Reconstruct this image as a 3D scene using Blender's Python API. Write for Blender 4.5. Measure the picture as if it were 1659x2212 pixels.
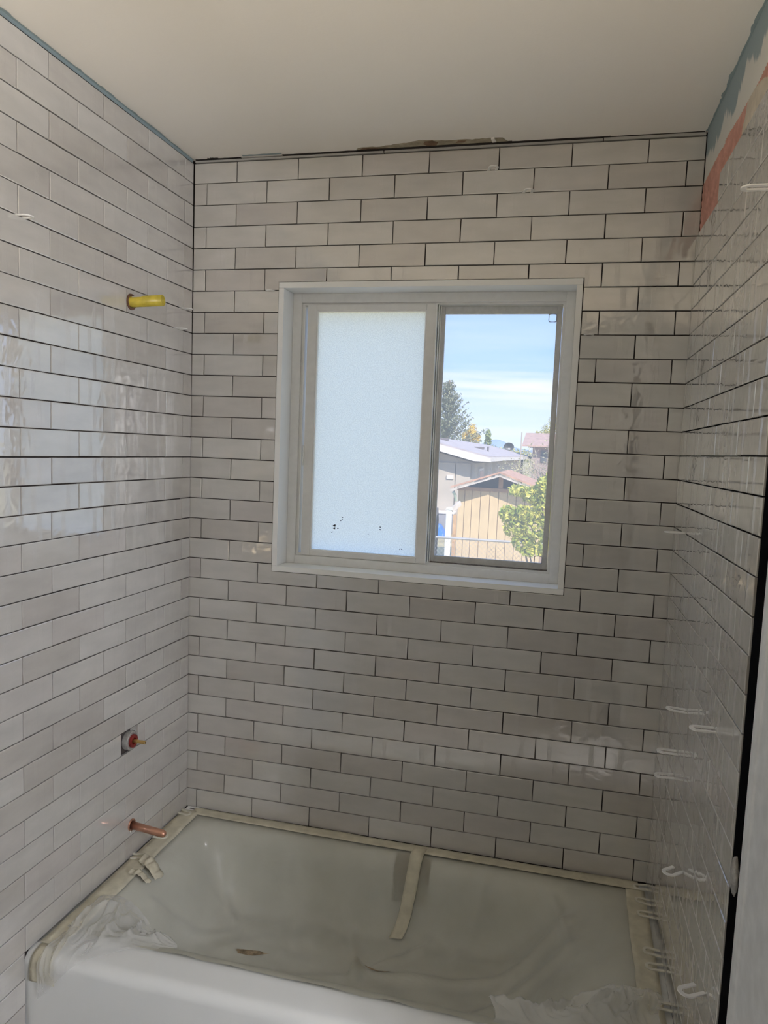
import bpy, bmesh, math, random
import numpy as np
from mathutils import Matrix, Vector

random.seed(7)
rng = np.random.default_rng(7)
for o in list(bpy.data.objects):
    bpy.data.objects.remove(o)
S = bpy.context.scene
COL = S.collection

# ------------------------------------------------------------------ camera
cam_d = bpy.data.cameras.new('camera')
cam = bpy.data.objects.new('camera', cam_d)
COL.objects.link(cam)
cam.location = (1.204632, -2.202593, 1.618998)
cam.rotation_euler = (1.476804, -0.0412, 0.238272)
cam_d.sensor_fit = 'VERTICAL'
cam_d.sensor_height = 24.0
cam_d.lens = 1582.304 * 24.0 / 2212.0
cam_d.shift_x = -7.461 / 2212.0
cam_d.shift_y = 13.508 / 2212.0
cam_d.clip_start = 0.02
cam_d.clip_end = 3000
S.camera = cam

# ------------------------------------------------------------------ view, world, sun
S.view_settings.view_transform = 'Standard'
S.view_settings.look = 'None'
S.view_settings.gamma = 1.0
S.view_settings.use_curve_mapping = False
S.view_settings.exposure = 0.0
ADDED_UPLIGHT_STRENGTH = 1180.0  # warm bulbs of an unseen uplight added to brighten the ceiling
ADDED_SCONCE_STRENGTH = 300.0    # neutral globes of an unseen sconce added to light the left wall
SKY_STRENGTH = 1.75
SUN_STRENGTH = 6.6

W = bpy.data.worlds.new('world')
S.world = W
W.use_nodes = True
nt = W.node_tree
nt.nodes.clear()
def N(nt, typ, **kw):
    n = nt.nodes.new(typ)
    for k, v in kw.items():
        setattr(n, k, v)
    return n
def L(nt, a, b):
    nt.links.new(a, b)
wo = N(nt, 'ShaderNodeOutputWorld')
bg = N(nt, 'ShaderNodeBackground')
bg.inputs['Strength'].default_value = SKY_STRENGTH
tc = N(nt, 'ShaderNodeTexCoord')
sx = N(nt, 'ShaderNodeSeparateXYZ')
L(nt, tc.outputs['Generated'], sx.inputs[0])
ramp = N(nt, 'ShaderNodeValToRGB')
e = ramp.color_ramp.elements
e[0].position = 0.0; e[0].color = (0.50, 0.66, 0.90, 1)
e[1].position = 1.0; e[1].color = (0.22, 0.42, 0.82, 1)
m = ramp.color_ramp.elements.new(0.20); m.color = (0.24, 0.44, 0.86, 1)
L(nt, sx.outputs['Z'], ramp.inputs[0])
mp = N(nt, 'ShaderNodeMapping')
mp.inputs['Scale'].default_value = (1.3, 1.3, 22.0)
mp.inputs['Location'].default_value = (0.3, 0.1, 0.45)
mp.inputs['Rotation'].default_value = (0.0, 0.02, 0.0)
L(nt, tc.outputs['Generated'], mp.inputs[0])
nz = N(nt, 'ShaderNodeTexNoise')
nz.inputs['Scale'].default_value = 1.6
nz.inputs['Detail'].default_value = 5.0
nz.inputs['Roughness'].default_value = 0.55
L(nt, mp.outputs[0], nz.inputs['Vector'])
cr = N(nt, 'ShaderNodeValToRGB')
cr.color_ramp.elements[0].position = 0.34
cr.color_ramp.elements[1].position = 0.60
L(nt, nz.outputs['Fac'], cr.inputs[0])
mx = N(nt, 'ShaderNodeMix', data_type='RGBA')
zr = N(nt, 'ShaderNodeValToRGB')
ze = zr.color_ramp.elements
ze[0].position = 0.0; ze[0].color = (.55, .55, .55, 1)
ze[1].position = 1.0; ze[1].color = (.30, .30, .30, 1)
for p_, g_ in ((.060, .45), (.080, 1.0), (.100, 1.0), (.122, .25), (.3, .2)):
    k_ = ze.new(p_); k_.color = (g_, g_, g_, 1)
L(nt, sx.outputs['Z'], zr.inputs[0])
ml = N(nt, 'ShaderNodeMath', operation='MULTIPLY')
L(nt, cr.outputs['Color'], ml.inputs[0]); L(nt, zr.outputs['Color'], ml.inputs[1])
L(nt, ml.outputs[0], mx.inputs[0])
L(nt, ramp.outputs['Color'], mx.inputs[6])
mx.inputs[7].default_value = (0.80, 0.79, 0.79, 1)
L(nt, mx.outputs[2], bg.inputs['Color'])
L(nt, bg.outputs[0], wo.inputs['Surface'])

sun_d = bpy.data.lights.new('sun', 'SUN')
sun_d.energy = SUN_STRENGTH
sun_d.angle = math.radians(0.6)
sun_d.color = (1.0, 0.92, 0.80)
sun = bpy.data.objects.new('sun', sun_d)
COL.objects.link(sun)
sun.rotation_euler = Vector((-0.42, 0.62, -0.66)).to_track_quat('-Z', 'Y').to_euler()

# ------------------------------------------------------------------ helpers
MATS = {}
def mat(name, color, rough=0.6, spec=0.5, metal=0.0, noise=None, bump=None, alpha=1.0, emit=None, coat=0.0):
    """procedural principled material; noise=(scale, amount, detail) mottles the colour, bump=(scale, strength, distance)"""
    if name in MATS:
        return MATS[name]
    mt = bpy.data.materials.new(name)
    mt.use_nodes = True
    t = mt.node_tree
    b = t.nodes['Principled BSDF']
    b.inputs['Base Color'].default_value = (*color, 1)
    b.inputs['Roughness'].default_value = rough
    b.inputs['Specular IOR Level'].default_value = spec
    b.inputs['Metallic'].default_value = metal
    b.inputs['Alpha'].default_value = alpha
    b.inputs['Coat Weight'].default_value = coat
    b.inputs['Coat Roughness'].default_value = 0.08
    tcn = N(t, 'ShaderNodeTexCoord')
    if noise:
        n = N(t, 'ShaderNodeTexNoise')
        n.inputs['Scale'].default_value = noise[0]
        n.inputs['Detail'].default_value = noise[2] if len(noise) > 2 else 3
        L(t, tcn.outputs['Object'], n.inputs['Vector'])
        r = N(t, 'ShaderNodeMapRange')
        r.inputs[1].default_value = 0.3; r.inputs[2].default_value = 0.7
        r.inputs[3].default_value = 1 - noise[1]; r.inputs[4].default_value = 1 + noise[1]
        L(t, n.outputs['Fac'], r.inputs[0])
        v = N(t, 'ShaderNodeVectorMath', operation='SCALE')
        v.inputs[0].default_value = color
        L(t, r.outputs[0], v.inputs['Scale'])
        L(t, v.outputs[0], b.inputs['Base Color'])
    if bump:
        n = N(t, 'ShaderNodeTexNoise')
        n.inputs['Scale'].default_value = bump[0]
        n.inputs['Detail'].default_value = 4
        L(t, tcn.outputs['Object'], n.inputs['Vector'])
        bp = N(t, 'ShaderNodeBump')
        bp.inputs['Strength'].default_value = bump[1]
        bp.inputs['Distance'].default_value = bump[2]
        L(t, n.outputs['Fac'], bp.inputs['Height'])
        L(t, bp.outputs[0], b.inputs['Normal'])
    if emit:
        b.inputs['Emission Color'].default_value = (*emit[0], 1)
        b.inputs['Emission Strength'].default_value = emit[1]
    MATS[name] = mt
    return mt

def rawmesh(name, verts, faces, m, smooth=False):
    me = bpy.data.meshes.new(name)
    me.from_pydata([tuple(map(float, v)) for v in verts], [], [tuple(map(int, f)) for f in faces])
    if m is not None:
        for mm in (m if isinstance(m, (list, tuple)) else [m]):
            me.materials.append(mm)
    if smooth:
        me.polygons.foreach_set('use_smooth', [True] * len(me.polygons))
    me.update()
    return me

def props(o, label=None, cat=None, group=None, kind=None):
    if label: o['label'] = label
    if cat: o['category'] = cat
    if group: o['group'] = group
    if kind: o['kind'] = kind
    return o

def obj(name, verts, faces, m, parent=None, smooth=False, origin=None):
    """one mesh object; verts in world space, origin moved to the base of the mesh (or parented)"""
    v = np.array([tuple(q) for q in verts], float)
    if parent is None:
        org = np.array(origin) if origin is not None else np.array([(v[:, 0].min() + v[:, 0].max()) / 2, (v[:, 1].min() + v[:, 1].max()) / 2, v[:, 2].min()])
    else:
        org = np.array(parent['_o'])
    me = rawmesh(name, v - org, faces, m, smooth)
    o = bpy.data.objects.new(name, me)
    COL.objects.link(o)
    o['_o'] = [float(c) for c in org]
    if parent is None:
        o.location = org
    else:
        o.parent = parent
    return o

def empty(name, loc, label=None, cat=None, group=None, kind=None):
    o = bpy.data.objects.new(name, None)
    COL.objects.link(o)
    o.location = loc
    o.empty_display_size = 0.05
    o['_o'] = [float(c) for c in loc]
    return props(o, label, cat, group, kind)

class MB:
    def __init__(s):
        s.v = []; s.f = []
    def add(s, v, f):
        b = len(s.v)
        s.v += [tuple(q) for q in v]
        s.f += [tuple(b + i for i in q) for q in f]
        return s
    def box(s, x0, x1, y0, y1, z0, z1):
        v = [(x, y, z) for z in (z0, z1) for y in (y0, y1) for x in (x0, x1)]
        return s.add(v, [(0, 2, 3, 1), (4, 5, 7, 6), (0, 1, 5, 4), (2, 6, 7, 3), (0, 4, 6, 2), (1, 3, 7, 5)])
    def beam(s, a, b, w, h, up=(0, 0, 1)):
        a = Vector(a); b = Vector(b); d = (b - a).normalized()
        r = d.cross(Vector(up)).normalized(); u = r.cross(d)
        v = []
        for p_ in (a, b):
            for i, j in ((-1, -1), (1, -1), (1, 1), (-1, 1)):
                v.append(p_ + r * (w / 2 * i) + u * (h / 2 * j))
        return s.add(v, [(0, 3, 2, 1), (4, 5, 6, 7), (0, 1, 5, 4), (1, 2, 6, 5), (2, 3, 7, 6), (3, 0, 4, 7)])
    def tube(s, pts, rad, seg=10, cap=True):
        pts = [Vector(p_) for p_ in pts]
        if not isinstance(rad, (list, tuple)): rad = [rad] * len(pts)
        v = []; f = []
        d0 = (pts[1] - pts[0]).normalized()
        ref = Vector((0, 0, 1)) if abs(d0.z) < 0.9 else Vector((1, 0, 0))
        for i, p_ in enumerate(pts):
            d = (pts[min(i + 1, len(pts) - 1)] - pts[max(i - 1, 0)]).normalized()
            r = d.cross(ref).normalized(); u = r.cross(d)
            for k in range(seg):
                a = 2 * math.pi * k / seg
                v.append(p_ + r * (math.cos(a) * rad[i]) + u * (math.sin(a) * rad[i]))
        for i in range(len(pts) - 1):
            for k in range(seg):
                k2 = (k + 1) % seg
                f.append((i * seg + k, (i + 1) * seg + k, (i + 1) * seg + k2, i * seg + k2))
        if cap:
            f.append(tuple(range(seg)))
            f.append(tuple(reversed(range((len(pts) - 1) * seg, len(pts) * seg))))
        return s.add(v, f)
    def prism(s, poly, fn, t0, t1):
        """poly: list of (a,b); fn(a,b,t)->xyz"""
        n = len(poly)
        v = [fn(a, b, t0) for a, b in poly] + [fn(a, b, t1) for a, b in poly]
        f = [tuple(reversed(range(n))), tuple(range(n, 2 * n))]
        for i in range(n):
            j = (i + 1) % n
            f.append((i, j, n + j, n + i))
        return s.add(v, f)
    def grid(s, nu, nv, fn):
        v = [fn(i / nu, j / nv) for j in range(nv + 1) for i in range(nu + 1)]
        f = [(j * (nu + 1) + i, j * (nu + 1) + i + 1, (j + 1) * (nu + 1) + i + 1, (j + 1) * (nu + 1) + i) for j in range(nv) for i in range(nu)]
        return s.add(v, f)
    def build(s, name, m, parent=None, smooth=False, origin=None):
        return obj(name, s.v, s.f, m, parent, smooth, origin)

def bevel(o, w=0.003, seg=2):
    md = o.modifiers.new('bevel', 'BEVEL')
    md.width = w; md.segments = seg; md.limit_method = 'ANGLE'
    return o

def solid(o, t):
    md = o.modifiers.new('thickness', 'SOLIDIFY')
    md.thickness = t; md.offset = 1
    return o

def vnoise(x, y=0.0, seed=0):
    """cheap smooth value noise"""
    def h(i, j):
        n = math.sin(i * 127.1 + j * 311.7 + seed * 74.7) * 43758.5453
        return n - math.floor(n)
    i, j = math.floor(x), math.floor(y)
    fx, fy = x - i, y - j
    fx = fx * fx * (3 - 2 * fx); fy = fy * fy * (3 - 2 * fy)
    return (h(i, j) * (1 - fx) + h(i + 1, j) * fx) * (1 - fy) + (h(i, j + 1) * (1 - fx) + h(i + 1, j + 1) * fx) * fy

# ------------------------------------------------------------------ materials
def tile_material():
    mt = bpy.data.materials.new('glazed_tile')
    mt.use_nodes = True
    t = mt.node_tree
    b = t.nodes['Principled BSDF']
    oi = N(t, 'ShaderNodeObjectInfo')
    tcn = N(t, 'ShaderNodeTexCoord')
    # per tile tone
    rp = N(t, 'ShaderNodeValToRGB')
    el = rp.color_ramp.elements
    el[0].position = 0.0; el[0].color = (0.505, 0.480, 0.455, 1)
    el[1].position = 1.0; el[1].color = (0.590, 0.580, 0.555, 1)
    for p_, c in ((0.12, (0.500, 0.478, 0.448, 1)), (0.3, (0.545, 0.530, 0.505, 1)), (0.55, (0.565, 0.552, 0.525, 1)), (0.8, (0.580, 0.568, 0.545, 1)), (0.9, (0.530, 0.503, 0.480, 1))):
        k = el.new(p_); k.color = c
    L(t, oi.outputs['Random'], rp.inputs[0])
    # offset noise space per tile
    sc = N(t, 'ShaderNodeMath', operation='MULTIPLY'); sc.inputs[1].default_value = 97.0
    L(t, oi.outputs['Random'], sc.inputs[0])
    cb = N(t, 'ShaderNodeCombineXYZ')
    L(t, sc.outputs[0], cb.inputs[0]); L(t, sc.outputs[0], cb.inputs[2])
    ad = N(t, 'ShaderNodeVectorMath', operation='ADD')
    L(t, tcn.outputs['Object'], ad.inputs[0]); L(t, cb.outputs[0], ad.inputs[1])
    # mottling, stretched along the tile
    m1 = N(t, 'ShaderNodeMapping'); m1.inputs['Scale'].default_value = (9, 26, 9)
    L(t, ad.outputs[0], m1.inputs[0])
    n1 = N(t, 'ShaderNodeTexNoise'); n1.inputs['Scale'].default_value = 1.0; n1.inputs['Detail'].default_value = 4
    L(t, m1.outputs[0], n1.inputs['Vector'])
    r1 = N(t, 'ShaderNodeMapRange'); r1.inputs[1].default_value = 0.3; r1.inputs[2].default_value = 0.7; r1.inputs[3].default_value = 0.93; r1.inputs[4].default_value = 1.05
    L(t, n1.outputs['Fac'], r1.inputs[0])
    s1 = N(t, 'ShaderNodeVectorMath', operation='SCALE')
    L(t, rp.outputs['Color'], s1.inputs[0]); L(t, r1.outputs[0], s1.inputs['Scale'])
    # two matt bands across each tile
    sp = N(t, 'ShaderNodeSeparateXYZ'); L(t, tcn.outputs['Object'], sp.inputs[0])
    m2 = N(t, 'ShaderNodeMapping'); m2.inputs['Scale'].default_value = (30, 40, 30); L(t, ad.outputs[0], m2.inputs[0])
    n2 = N(t, 'ShaderNodeTexNoise'); n2.inputs['Scale'].default_value = 1.0; n2.inputs['Detail'].default_value = 2; L(t, m2.outputs[0], n2.inputs['Vector'])
    w1 = N(t, 'ShaderNodeMath', operation='MULTIPLY_ADD'); L(t, n2.outputs['Fac'], w1.inputs[0]); w1.inputs[1].default_value = 0.012; w1.inputs[2].default_value = -0.006
    ab = N(t, 'ShaderNodeMath', operation='ABSOLUTE'); L(t, sp.outputs['X'], ab.inputs[0])
    a2 = N(t, 'ShaderNodeMath', operation='ADD'); L(t, ab.outputs[0], a2.inputs[0]); L(t, w1.outputs[0], a2.inputs[1])
    s2 = N(t, 'ShaderNodeMath', operation='SUBTRACT'); L(t, a2.outputs[0], s2.inputs[0]); s2.inputs[1].default_value = 0.061
    a3 = N(t, 'ShaderNodeMath', operation='ABSOLUTE'); L(t, s2.outputs[0], a3.inputs[0])
    r2 = N(t, 'ShaderNodeMapRange'); r2.inputs[1].default_value = 0.0082; r2.inputs[2].default_value = 0.0055; r2.inputs[3].default_value = 0; r2.inputs[4].default_value = 1
    L(t, a3.outputs[0], r2.inputs[0])
    mixc = N(t, 'ShaderNodeMix', data_type='RGBA')
    f1 = N(t, 'ShaderNodeMath', operation='MULTIPLY'); f1.inputs[1].default_value = 0.015; L(t, r2.outputs[0], f1.inputs[0])
    L(t, f1.outputs[0], mixc.inputs[0]); L(t, s1.outputs[0], mixc.inputs[6]); mixc.inputs[7].default_value = (0.80, 0.80, 0.79, 1)
    L(t, mixc.outputs[2], b.inputs['Base Color'])
    rr = N(t, 'ShaderNodeMapRange'); rr.inputs[3].default_value = 0.05; rr.inputs[4].default_value = 0.24
    L(t, r2.outputs[0], rr.inputs[0]); L(t, rr.outputs[0], b.inputs['Roughness']); L(t, rr.outputs[0], b.inputs['Coat Roughness'])
    b.inputs['IOR'].default_value = 1.7
    b.inputs['Coat Weight'].default_value = 1.0
    b.inputs['Coat IOR'].default_value = 2.15
    # hand-made waviness
    n3 = N(t, 'ShaderNodeTexNoise'); n3.inputs['Scale'].default_value = 38.0; n3.inputs['Detail'].default_value = 0.6; n3.inputs['Distortion'].default_value = 0.6
    L(t, ad.outputs[0], n3.inputs['Vector'])
    bp = N(t, 'ShaderNodeBump'); bp.inputs['Strength'].default_value = 0.5; bp.inputs['Distance'].default_value = 0.0010
    L(t, n3.outputs['Fac'], bp.inputs['Height'])
    n4 = N(t, 'ShaderNodeTexNoise'); n4.inputs['Scale'].default_value = 420.0; L(t, ad.outputs[0], n4.inputs['Vector'])
    h4 = N(t, 'ShaderNodeMath', operation='MULTIPLY'); L(t, n4.outputs['Fac'], h4.inputs[0]); L(t, r2.outputs[0], h4.inputs[1])
    bp2 = N(t, 'ShaderNodeBump'); bp2.inputs['Strength'].default_value = 0.22; bp2.inputs['Distance'].default_value = 0.0012
    L(t, h4.outputs[0], bp2.inputs['Height']); L(t, bp.outputs[0], bp2.inputs['Normal'])
    L(t, bp2.outputs[0], b.inputs['Normal']); L(t, bp2.outputs[0], b.inputs['Coat Normal'])
    return mt

M_tile = tile_material()
M_back = mat('dark_thinset', (0.032, 0.026, 0.025), 0.9, 0.1, noise=(60, .3))
M_ceil = mat('ceiling_paint', (0.78, 0.765, 0.73), 0.85, 0.2, bump=(160, 0.12, 0.002))
M_paint = mat('white_wall_paint', (0.74, 0.73, 0.70), 0.7)
M_floor = mat('floor_vinyl', (0.42, 0.40, 0.37), 0.5, noise=(8, .15))
M_pvc = mat('white_pvc', (0.85, 0.86, 0.85), 0.32, 0.5)
M_vinyl = mat('window_vinyl', (0.76, 0.765, 0.755), 0.38, 0.5, noise=(40, .03))
M_roomblue = mat('blue_grey_wall_paint', (0.33, 0.36, 0.39), 0.7)
M_blue = mat('blue_grey_paint', (0.27, 0.345, 0.37), 0.6, noise=(20, .05))
M_tub = mat('tub_enamel', (0.74, 0.755, 0.75), 0.12, 0.5)
M_tape = mat('masking_tape', (0.56, 0.53, 0.42), 0.75, noise=(25, .14), bump=(60, .3, .004))
M_shim = mat('white_plastic', (0.80, 0.80, 0.79), 0.4)
M_shimd = mat('dusty_plastic', (0.66, 0.645, 0.56), 0.6, noise=(60, .12))
M_yellow = mat('yellow_plastic', (0.50, 0.40, 0.05), 0.35, noise=(45, .2))
M_copper = mat('copper', (0.55, 0.30, 0.21), 0.34, metal=0.8, noise=(40, .15))
M_brass = mat('brass', (0.55, 0.38, 0.15), 0.32, metal=0.9)
M_red = mat('red_plastic', (0.20, 0.018, 0.015), 0.45)
M_zinc = mat('grey_metal', (0.38, 0.375, 0.36), 0.5, metal=0.35, noise=(90, .2))
M_rust = mat('rusty_steel', (0.12, 0.06, 0.035), 0.7, noise=(90, .4))
M_hole = mat('cavity_dark', (0.05, 0.04, 0.038), 0.95)
M_paper = mat('torn_drywall_paper', (0.30, 0.27, 0.20), 0.9, noise=(45, .3))
M_paperb = mat('brown_torn_paper', (0.16, 0.10, 0.06), 0.9, noise=(45, .3))
M_mortar = mat('grey_mortar', (0.36, 0.355, 0.34), 0.95, noise=(80, .25), bump=(80, .6, .01))
M_black = mat('black_felt', (0.006, 0.006, 0.007), 1.0, 0.0)

# ------------------------------------------------------------------ room shell
p, q, H0 = 0.2045, 0.066718, 2.434
CEIL = 2.508
XR = 1.514
RIM = 0.360

class Frame:
    def __init__(s, O, U, V):
        s.O = Vector(O); s.U = Vector(U).normalized(); s.V = Vector(V).normalized()
        s.N = s.U.cross(s.V).normalized(); s.V = s.N.cross(s.U)
        s.R = Matrix((s.U, s.V, s.N)).transposed().to_4x4()
    def __call__(s, u, v, n=0.0):
        return s.O + s.U * u + s.V * v + s.N * n
    def matrix(s, u, v, n=0.0):
        return Matrix.Translation(s(u, v, n)) @ s.R
FB = Frame((0, 0, 0), (1, 0, 0), (0, 0, 1))
FL = Frame((0.0056 * H0, 0, 0), (0.010, 1, 0), (-0.0056, 0, 1))
FR = Frame((XR, 0, 0), (0.0075, -1, 0), (0, 0, 1))

# window rectangles (outer edge of jamb boards)
WX0, WX1, WZ0, WZ1 = 0.300, 1.2225, 1.211, 2.1245

def slab(name, frame, u0, u1, v0, v1, n0, n1, m, parent=None):
    b = MB()
    b.prism([(u0, v0), (u1, v0), (u1, v1), (u0, v1)], lambda a, c, t: frame(a, c, t), n0, n1)
    return b.build(name, m, parent, origin=(0, 0, 0) if parent is None else None)

b = MB(); b.box(-0.2, 1.75, -3.05, 0.16, -0.06, 0.0)
props(b.build('floor', M_floor, origin=(0, 0, 0)), 'grey vinyl bathroom floor in front of the tub', 'floor', kind='structure')
b = MB(); b.box(-0.2, 1.749, -3.05, 0.165, CEIL, CEIL + 0.08)
ceiling = props(b.build('ceiling', M_ceil, origin=(0, 0, 0)), 'off white painted ceiling above the tub alcove', 'ceiling', kind='structure')
b = MB()
for (x0, x1, z0, z1) in ((-0.2, WX0, 0, CEIL), (WX1, 1.75, 0, CEIL), (WX0, WX1, 0, WZ0), (WX0, WX1, WZ1, CEIL)):
    b.box(x0, x1, 0.009, 0.16, z0, z1)
wall_back = props(b.build('wall_back', M_back, origin=(0, 0, 0)), 'tiled window wall behind the tub', 'wall', kind='structure')
wall_left = props(slab('wall_left', FL, -3.1, 0.05, 0, CEIL + .03, -0.15, -0.009, M_back), 'tiled left wall with pipe stubs', 'wall', kind='structure')
b = MB()
for (u0, u1, v0, v1) in ((-0.05, 1.28, 0, CEIL), (2.10, 3.1, 0, CEIL), (1.28, 2.10, 2.07, CEIL)):
    b.prism([(u0, v0), (u1, v0), (u1, v1), (u0, v1)], lambda a, c, t: FR(a, c, t), -0.15, -0.009)
wall_right = props(b.build('wall_right', M_black, origin=(0, 0, 0)), 'tiled right wall beside the door casing', 'wall', kind='structure')
b = MB(); b.box(-0.2, 1.75, -3.1, -3.0, 0, CEIL)
props(b.build('wall_front', M_roomblue, origin=(0, 0, 0)), 'blue grey painted wall behind the camera', 'wall', kind='structure')
slab('painted_board', FL, -3.0, -1.04, 0, CEIL, -0.009, -0.001, M_roomblue, wall_left)
slab('painted_board', FR, 2.10, 3.0, 0, CEIL, -0.009, -0.001, M_roomblue, wall_right)
slab('painted_board', FR, 1.28, 2.10, 2.07, CEIL, -0.009, -0.001, M_roomblue, wall_right)

# ------------------------------------------------------------------ tiles
GAP = 0.0024
def tile_mesh(poly, jitter=0.0004):
    """poly (CCW) in tile-local u,v; 8 mm thick with a small rounded arris"""
    n = len(poly)
    pts = [Vector((a + random.uniform(-jitter, jitter), c + random.uniform(-jitter, jitter))) for a, c in poly]
    def inset(d):
        out = []
        for i in range(n):
            a, c, e_ = pts[i - 1], pts[i], pts[(i + 1) % n]
            d1 = (c - a).normalized(); d2 = (e_ - c).normalized()
            n1 = Vector((-d1.y, d1.x)); n2 = Vector((-d2.y, d2.x))
            k = n1 + n2
            k = k / max(0.2, k.dot(n1))
            out.append(c + k * d)
        return out
    rings = [(pts, -0.0085), (pts, -0.0013), (inset(0.0006), -0.0004), (inset(0.0018), 0.0)]
    v = []; f = []
    for r, z in rings:
        v += [(a.x, a.y, z) for a in r]
    for k in range(len(rings) - 1):
        for i in range(n):
            j = (i + 1) % n
            f.append((k * n + i, k * n + j, (k + 1) * n + j, (k + 1) * n + i))
    f.append(tuple(range((len(rings) - 1) * n, len(rings) * n)))
    me = rawmesh('tile', v, f, M_tile)
    return me
FULL = (-(p - GAP) / 2, (p - GAP) / 2, -(q - GAP) / 2, (q - GAP) / 2)
def rect(x0, x1, y0, y1):
    return [(x0, y0), (x1, y0), (x1, y1), (x0, y1)]
FULLM = [tile_mesh(rect(*FULL), 0.0006) for _ in range(10)]

def put_tile(frame, parent, me, uc, vc):
    o = bpy.data.objects.new('tile', me)
    COL.objects.link(o)
    o.parent = parent
    tilt = Matrix.Rotation(random.gauss(0, 0.0022), 4, 'X') @ Matrix.Rotation(random.gauss(0, 0.0016), 4, 'Y')
    o.matrix_local = frame.matrix(uc, vc, random.uniform(-0.0004, 0.0004)) @ tilt
    return o

def lay(frame, parent, u_lo, u_hi, first_even, first_odd, rows, hole=None, row_limits=None, skip=None):
    for k in rows:
        v1 = H0 - (k - 1) * q; v0 = v1 - q
        vc = (v0 + v1) / 2
        lo, hi = u_lo, u_hi
        vt = v1
        if row_limits and k in row_limits:
            r = row_limits[k]
            lo = r.get('lo', lo); hi = r.get('hi', hi); vt = r.get('top', vt)
        start = first_even if k % 2 == 0 else first_odd
        i0 = math.floor((lo - start) / p) - 1
        u = start + i0 * p
        while u < hi:
            a0, a1 = max(u, lo), min(u + p, hi)
            uc = u + p / 2
            if a1 - a0 > 0.006 and not (skip and skip(k, uc)):
                x0, x1, y0, y1 = a0 - uc + GAP / 2, a1 - uc - GAP / 2, v0 - vc + GAP / 2, vt - vc - GAP / 2
                whole = abs(a1 - a0 - p) < 1e-6 and vt == v1
                polys = [rect(x0, x1, y0, y1)]
                if hole:
                    h0, h1, g0, g1 = hole[0] - uc, hole[1] - uc, hole[2] - vc, hole[3] - vc
                    if x0 < h1 and x1 > h0 and y0 < g1 and y1 > g0:
                        whole = False
                        inx0, inx1, iny0, iny1 = x0 >= h0, x1 <= h1, y0 >= g0, y1 <= g1
                        if inx0 and inx1 and iny0 and iny1: polys = []
                        elif inx0 and inx1: polys = [rect(x0, x1, y0, g0) if not iny0 else rect(x0, x1, g1, y1)]
                        elif iny0 and iny1: polys = [rect(x0, h0, y0, y1) if not inx0 else rect(h1, x1, y0, y1)]
                        else:
                            cx0 = not inx0; cy0 = not iny0    # which side sticks out
                            if cx0 and cy0: polys = [[(x0, y0), (x1, y0), (x1, g0), (h0, g0), (h0, y1), (x0, y1)]]
                            elif cx0: polys = [[(x0, y0), (h0, y0), (h0, g1), (x1, g1), (x1, y1), (x0, y1)]]
                            elif cy0: polys = [[(x0, y0), (x1, y0), (x1, y1), (h1, y1), (h1, g0), (x0, g0)]]
                            else: polys = [[(h1, y0), (x1, y0), (x1, y1), (x0, y1), (x0, g1), (h1, g1)]]
                for pl in polys:
                    w = max(a[0] for a in pl) - min(a[0] for a in pl); h = max(a[1] for a in pl) - min(a[1] for a in pl)
                    if w < 0.005 or h < 0.005: continue
                    put_tile(frame, parent, random.choice(FULLM) if whole else tile_mesh(pl), uc, vc)
            u += p

# window wall: rows 0..31
lay(FB, wall_back, 0.001, XR + 0.004, 0.1473, 0.0450, range(0, 32), hole=(WX0 - .002, WX1 + .002, WZ0 - .002, WZ1 + .002),
    row_limits={0: {'top': 2.4965, 'hi': 1.5215}, 1: {'hi': 1.5215}, 2: {'hi': 1.5215}, 3: {'hi': 1.5215}})
# left wall (u = y)
VALVE_ROW = 26
def left_skip(k, uc):
    return k == VALVE_ROW and abs(uc + 0.361) < 0.02
lim = {0: {'top': 2.4965}}
for k in range(32, 37):
    lim[k] = {'hi': -0.772}
lay(FL, wall_left, -1.035, -0.001, -0.0545, -0.1567, range(0, 37), row_limits=lim, skip=left_skip)
vc = H0 - (VALVE_ROW - .5) * q
uc = -0.36125
for a0, a1 in ((-0.4635, -0.382), (-0.298, -0.259)):
    put_tile(FL, wall_left, tile_mesh(rect(a0 - uc + GAP / 2, a1 - uc - GAP / 2, FULL[2], FULL[3])), uc, vc)
# right wall (u = -y)
REND = 0.898
lim = {3: {'lo': 0.2770}}
for k in range(3, 37):
    lim.setdefault(k, {})['hi'] = REND + 0.012 * (k / 31) - 0.006 + random.uniform(-.003, .003)
for k in range(32, 37):
    lim[k]['lo'] = 0.772
lay(FR, wall_right, 0.001, REND, 0.0725, 0.1747, range(3, 37), row_limits=lim)

# sliver strip above the top course of the window wall
b = MB(); b.box(0.004, 0.62, -0.001, 0.008, 2.4985, 2.5042); b.box(0.623, 1.25, -0.0005, 0.008, 2.4985, 2.5045); b.box(1.253, 1.519, -0.0015, 0.008, 2.4985, 2.5062)
b.build('sliver_strip', mat('grey_strip', (0.40, 0.395, 0.385), 0.5), wall_back)

# blue paint band over the left top course and lapping onto the ceiling
b = MB()
n_ = 160
def ribbon(b, fn, n):
    v = []; f = []
    for i in range(n + 1):
        a, c = fn(i / n); v += [a, c]
    for i in range(n):
        f.append((2 * i, 2 * i + 1, 2 * i + 3, 2 * i + 2))
    b.add(v, f)
ribbon(b, lambda t: (FL(-0.004 - 1.03 * t, 2.4985, -0.0035), FL(-0.004 - 1.03 * t, 2.5079, -0.0030)), n_)
ribbon(b, lambda t: (FL(-0.004 - 1.03 * t, CEIL - .0004, -0.0035), FL(-0.004 - 1.03 * t, CEIL - .0006, 0.0005 + 0.0035 * t + 0.006 * vnoise(t * 22, 0, 3) * vnoise(t * 70, 1, 4))), n_)
solid(b.build('blue_paint_band', M_blue, wall_left), 0.0003)
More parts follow.
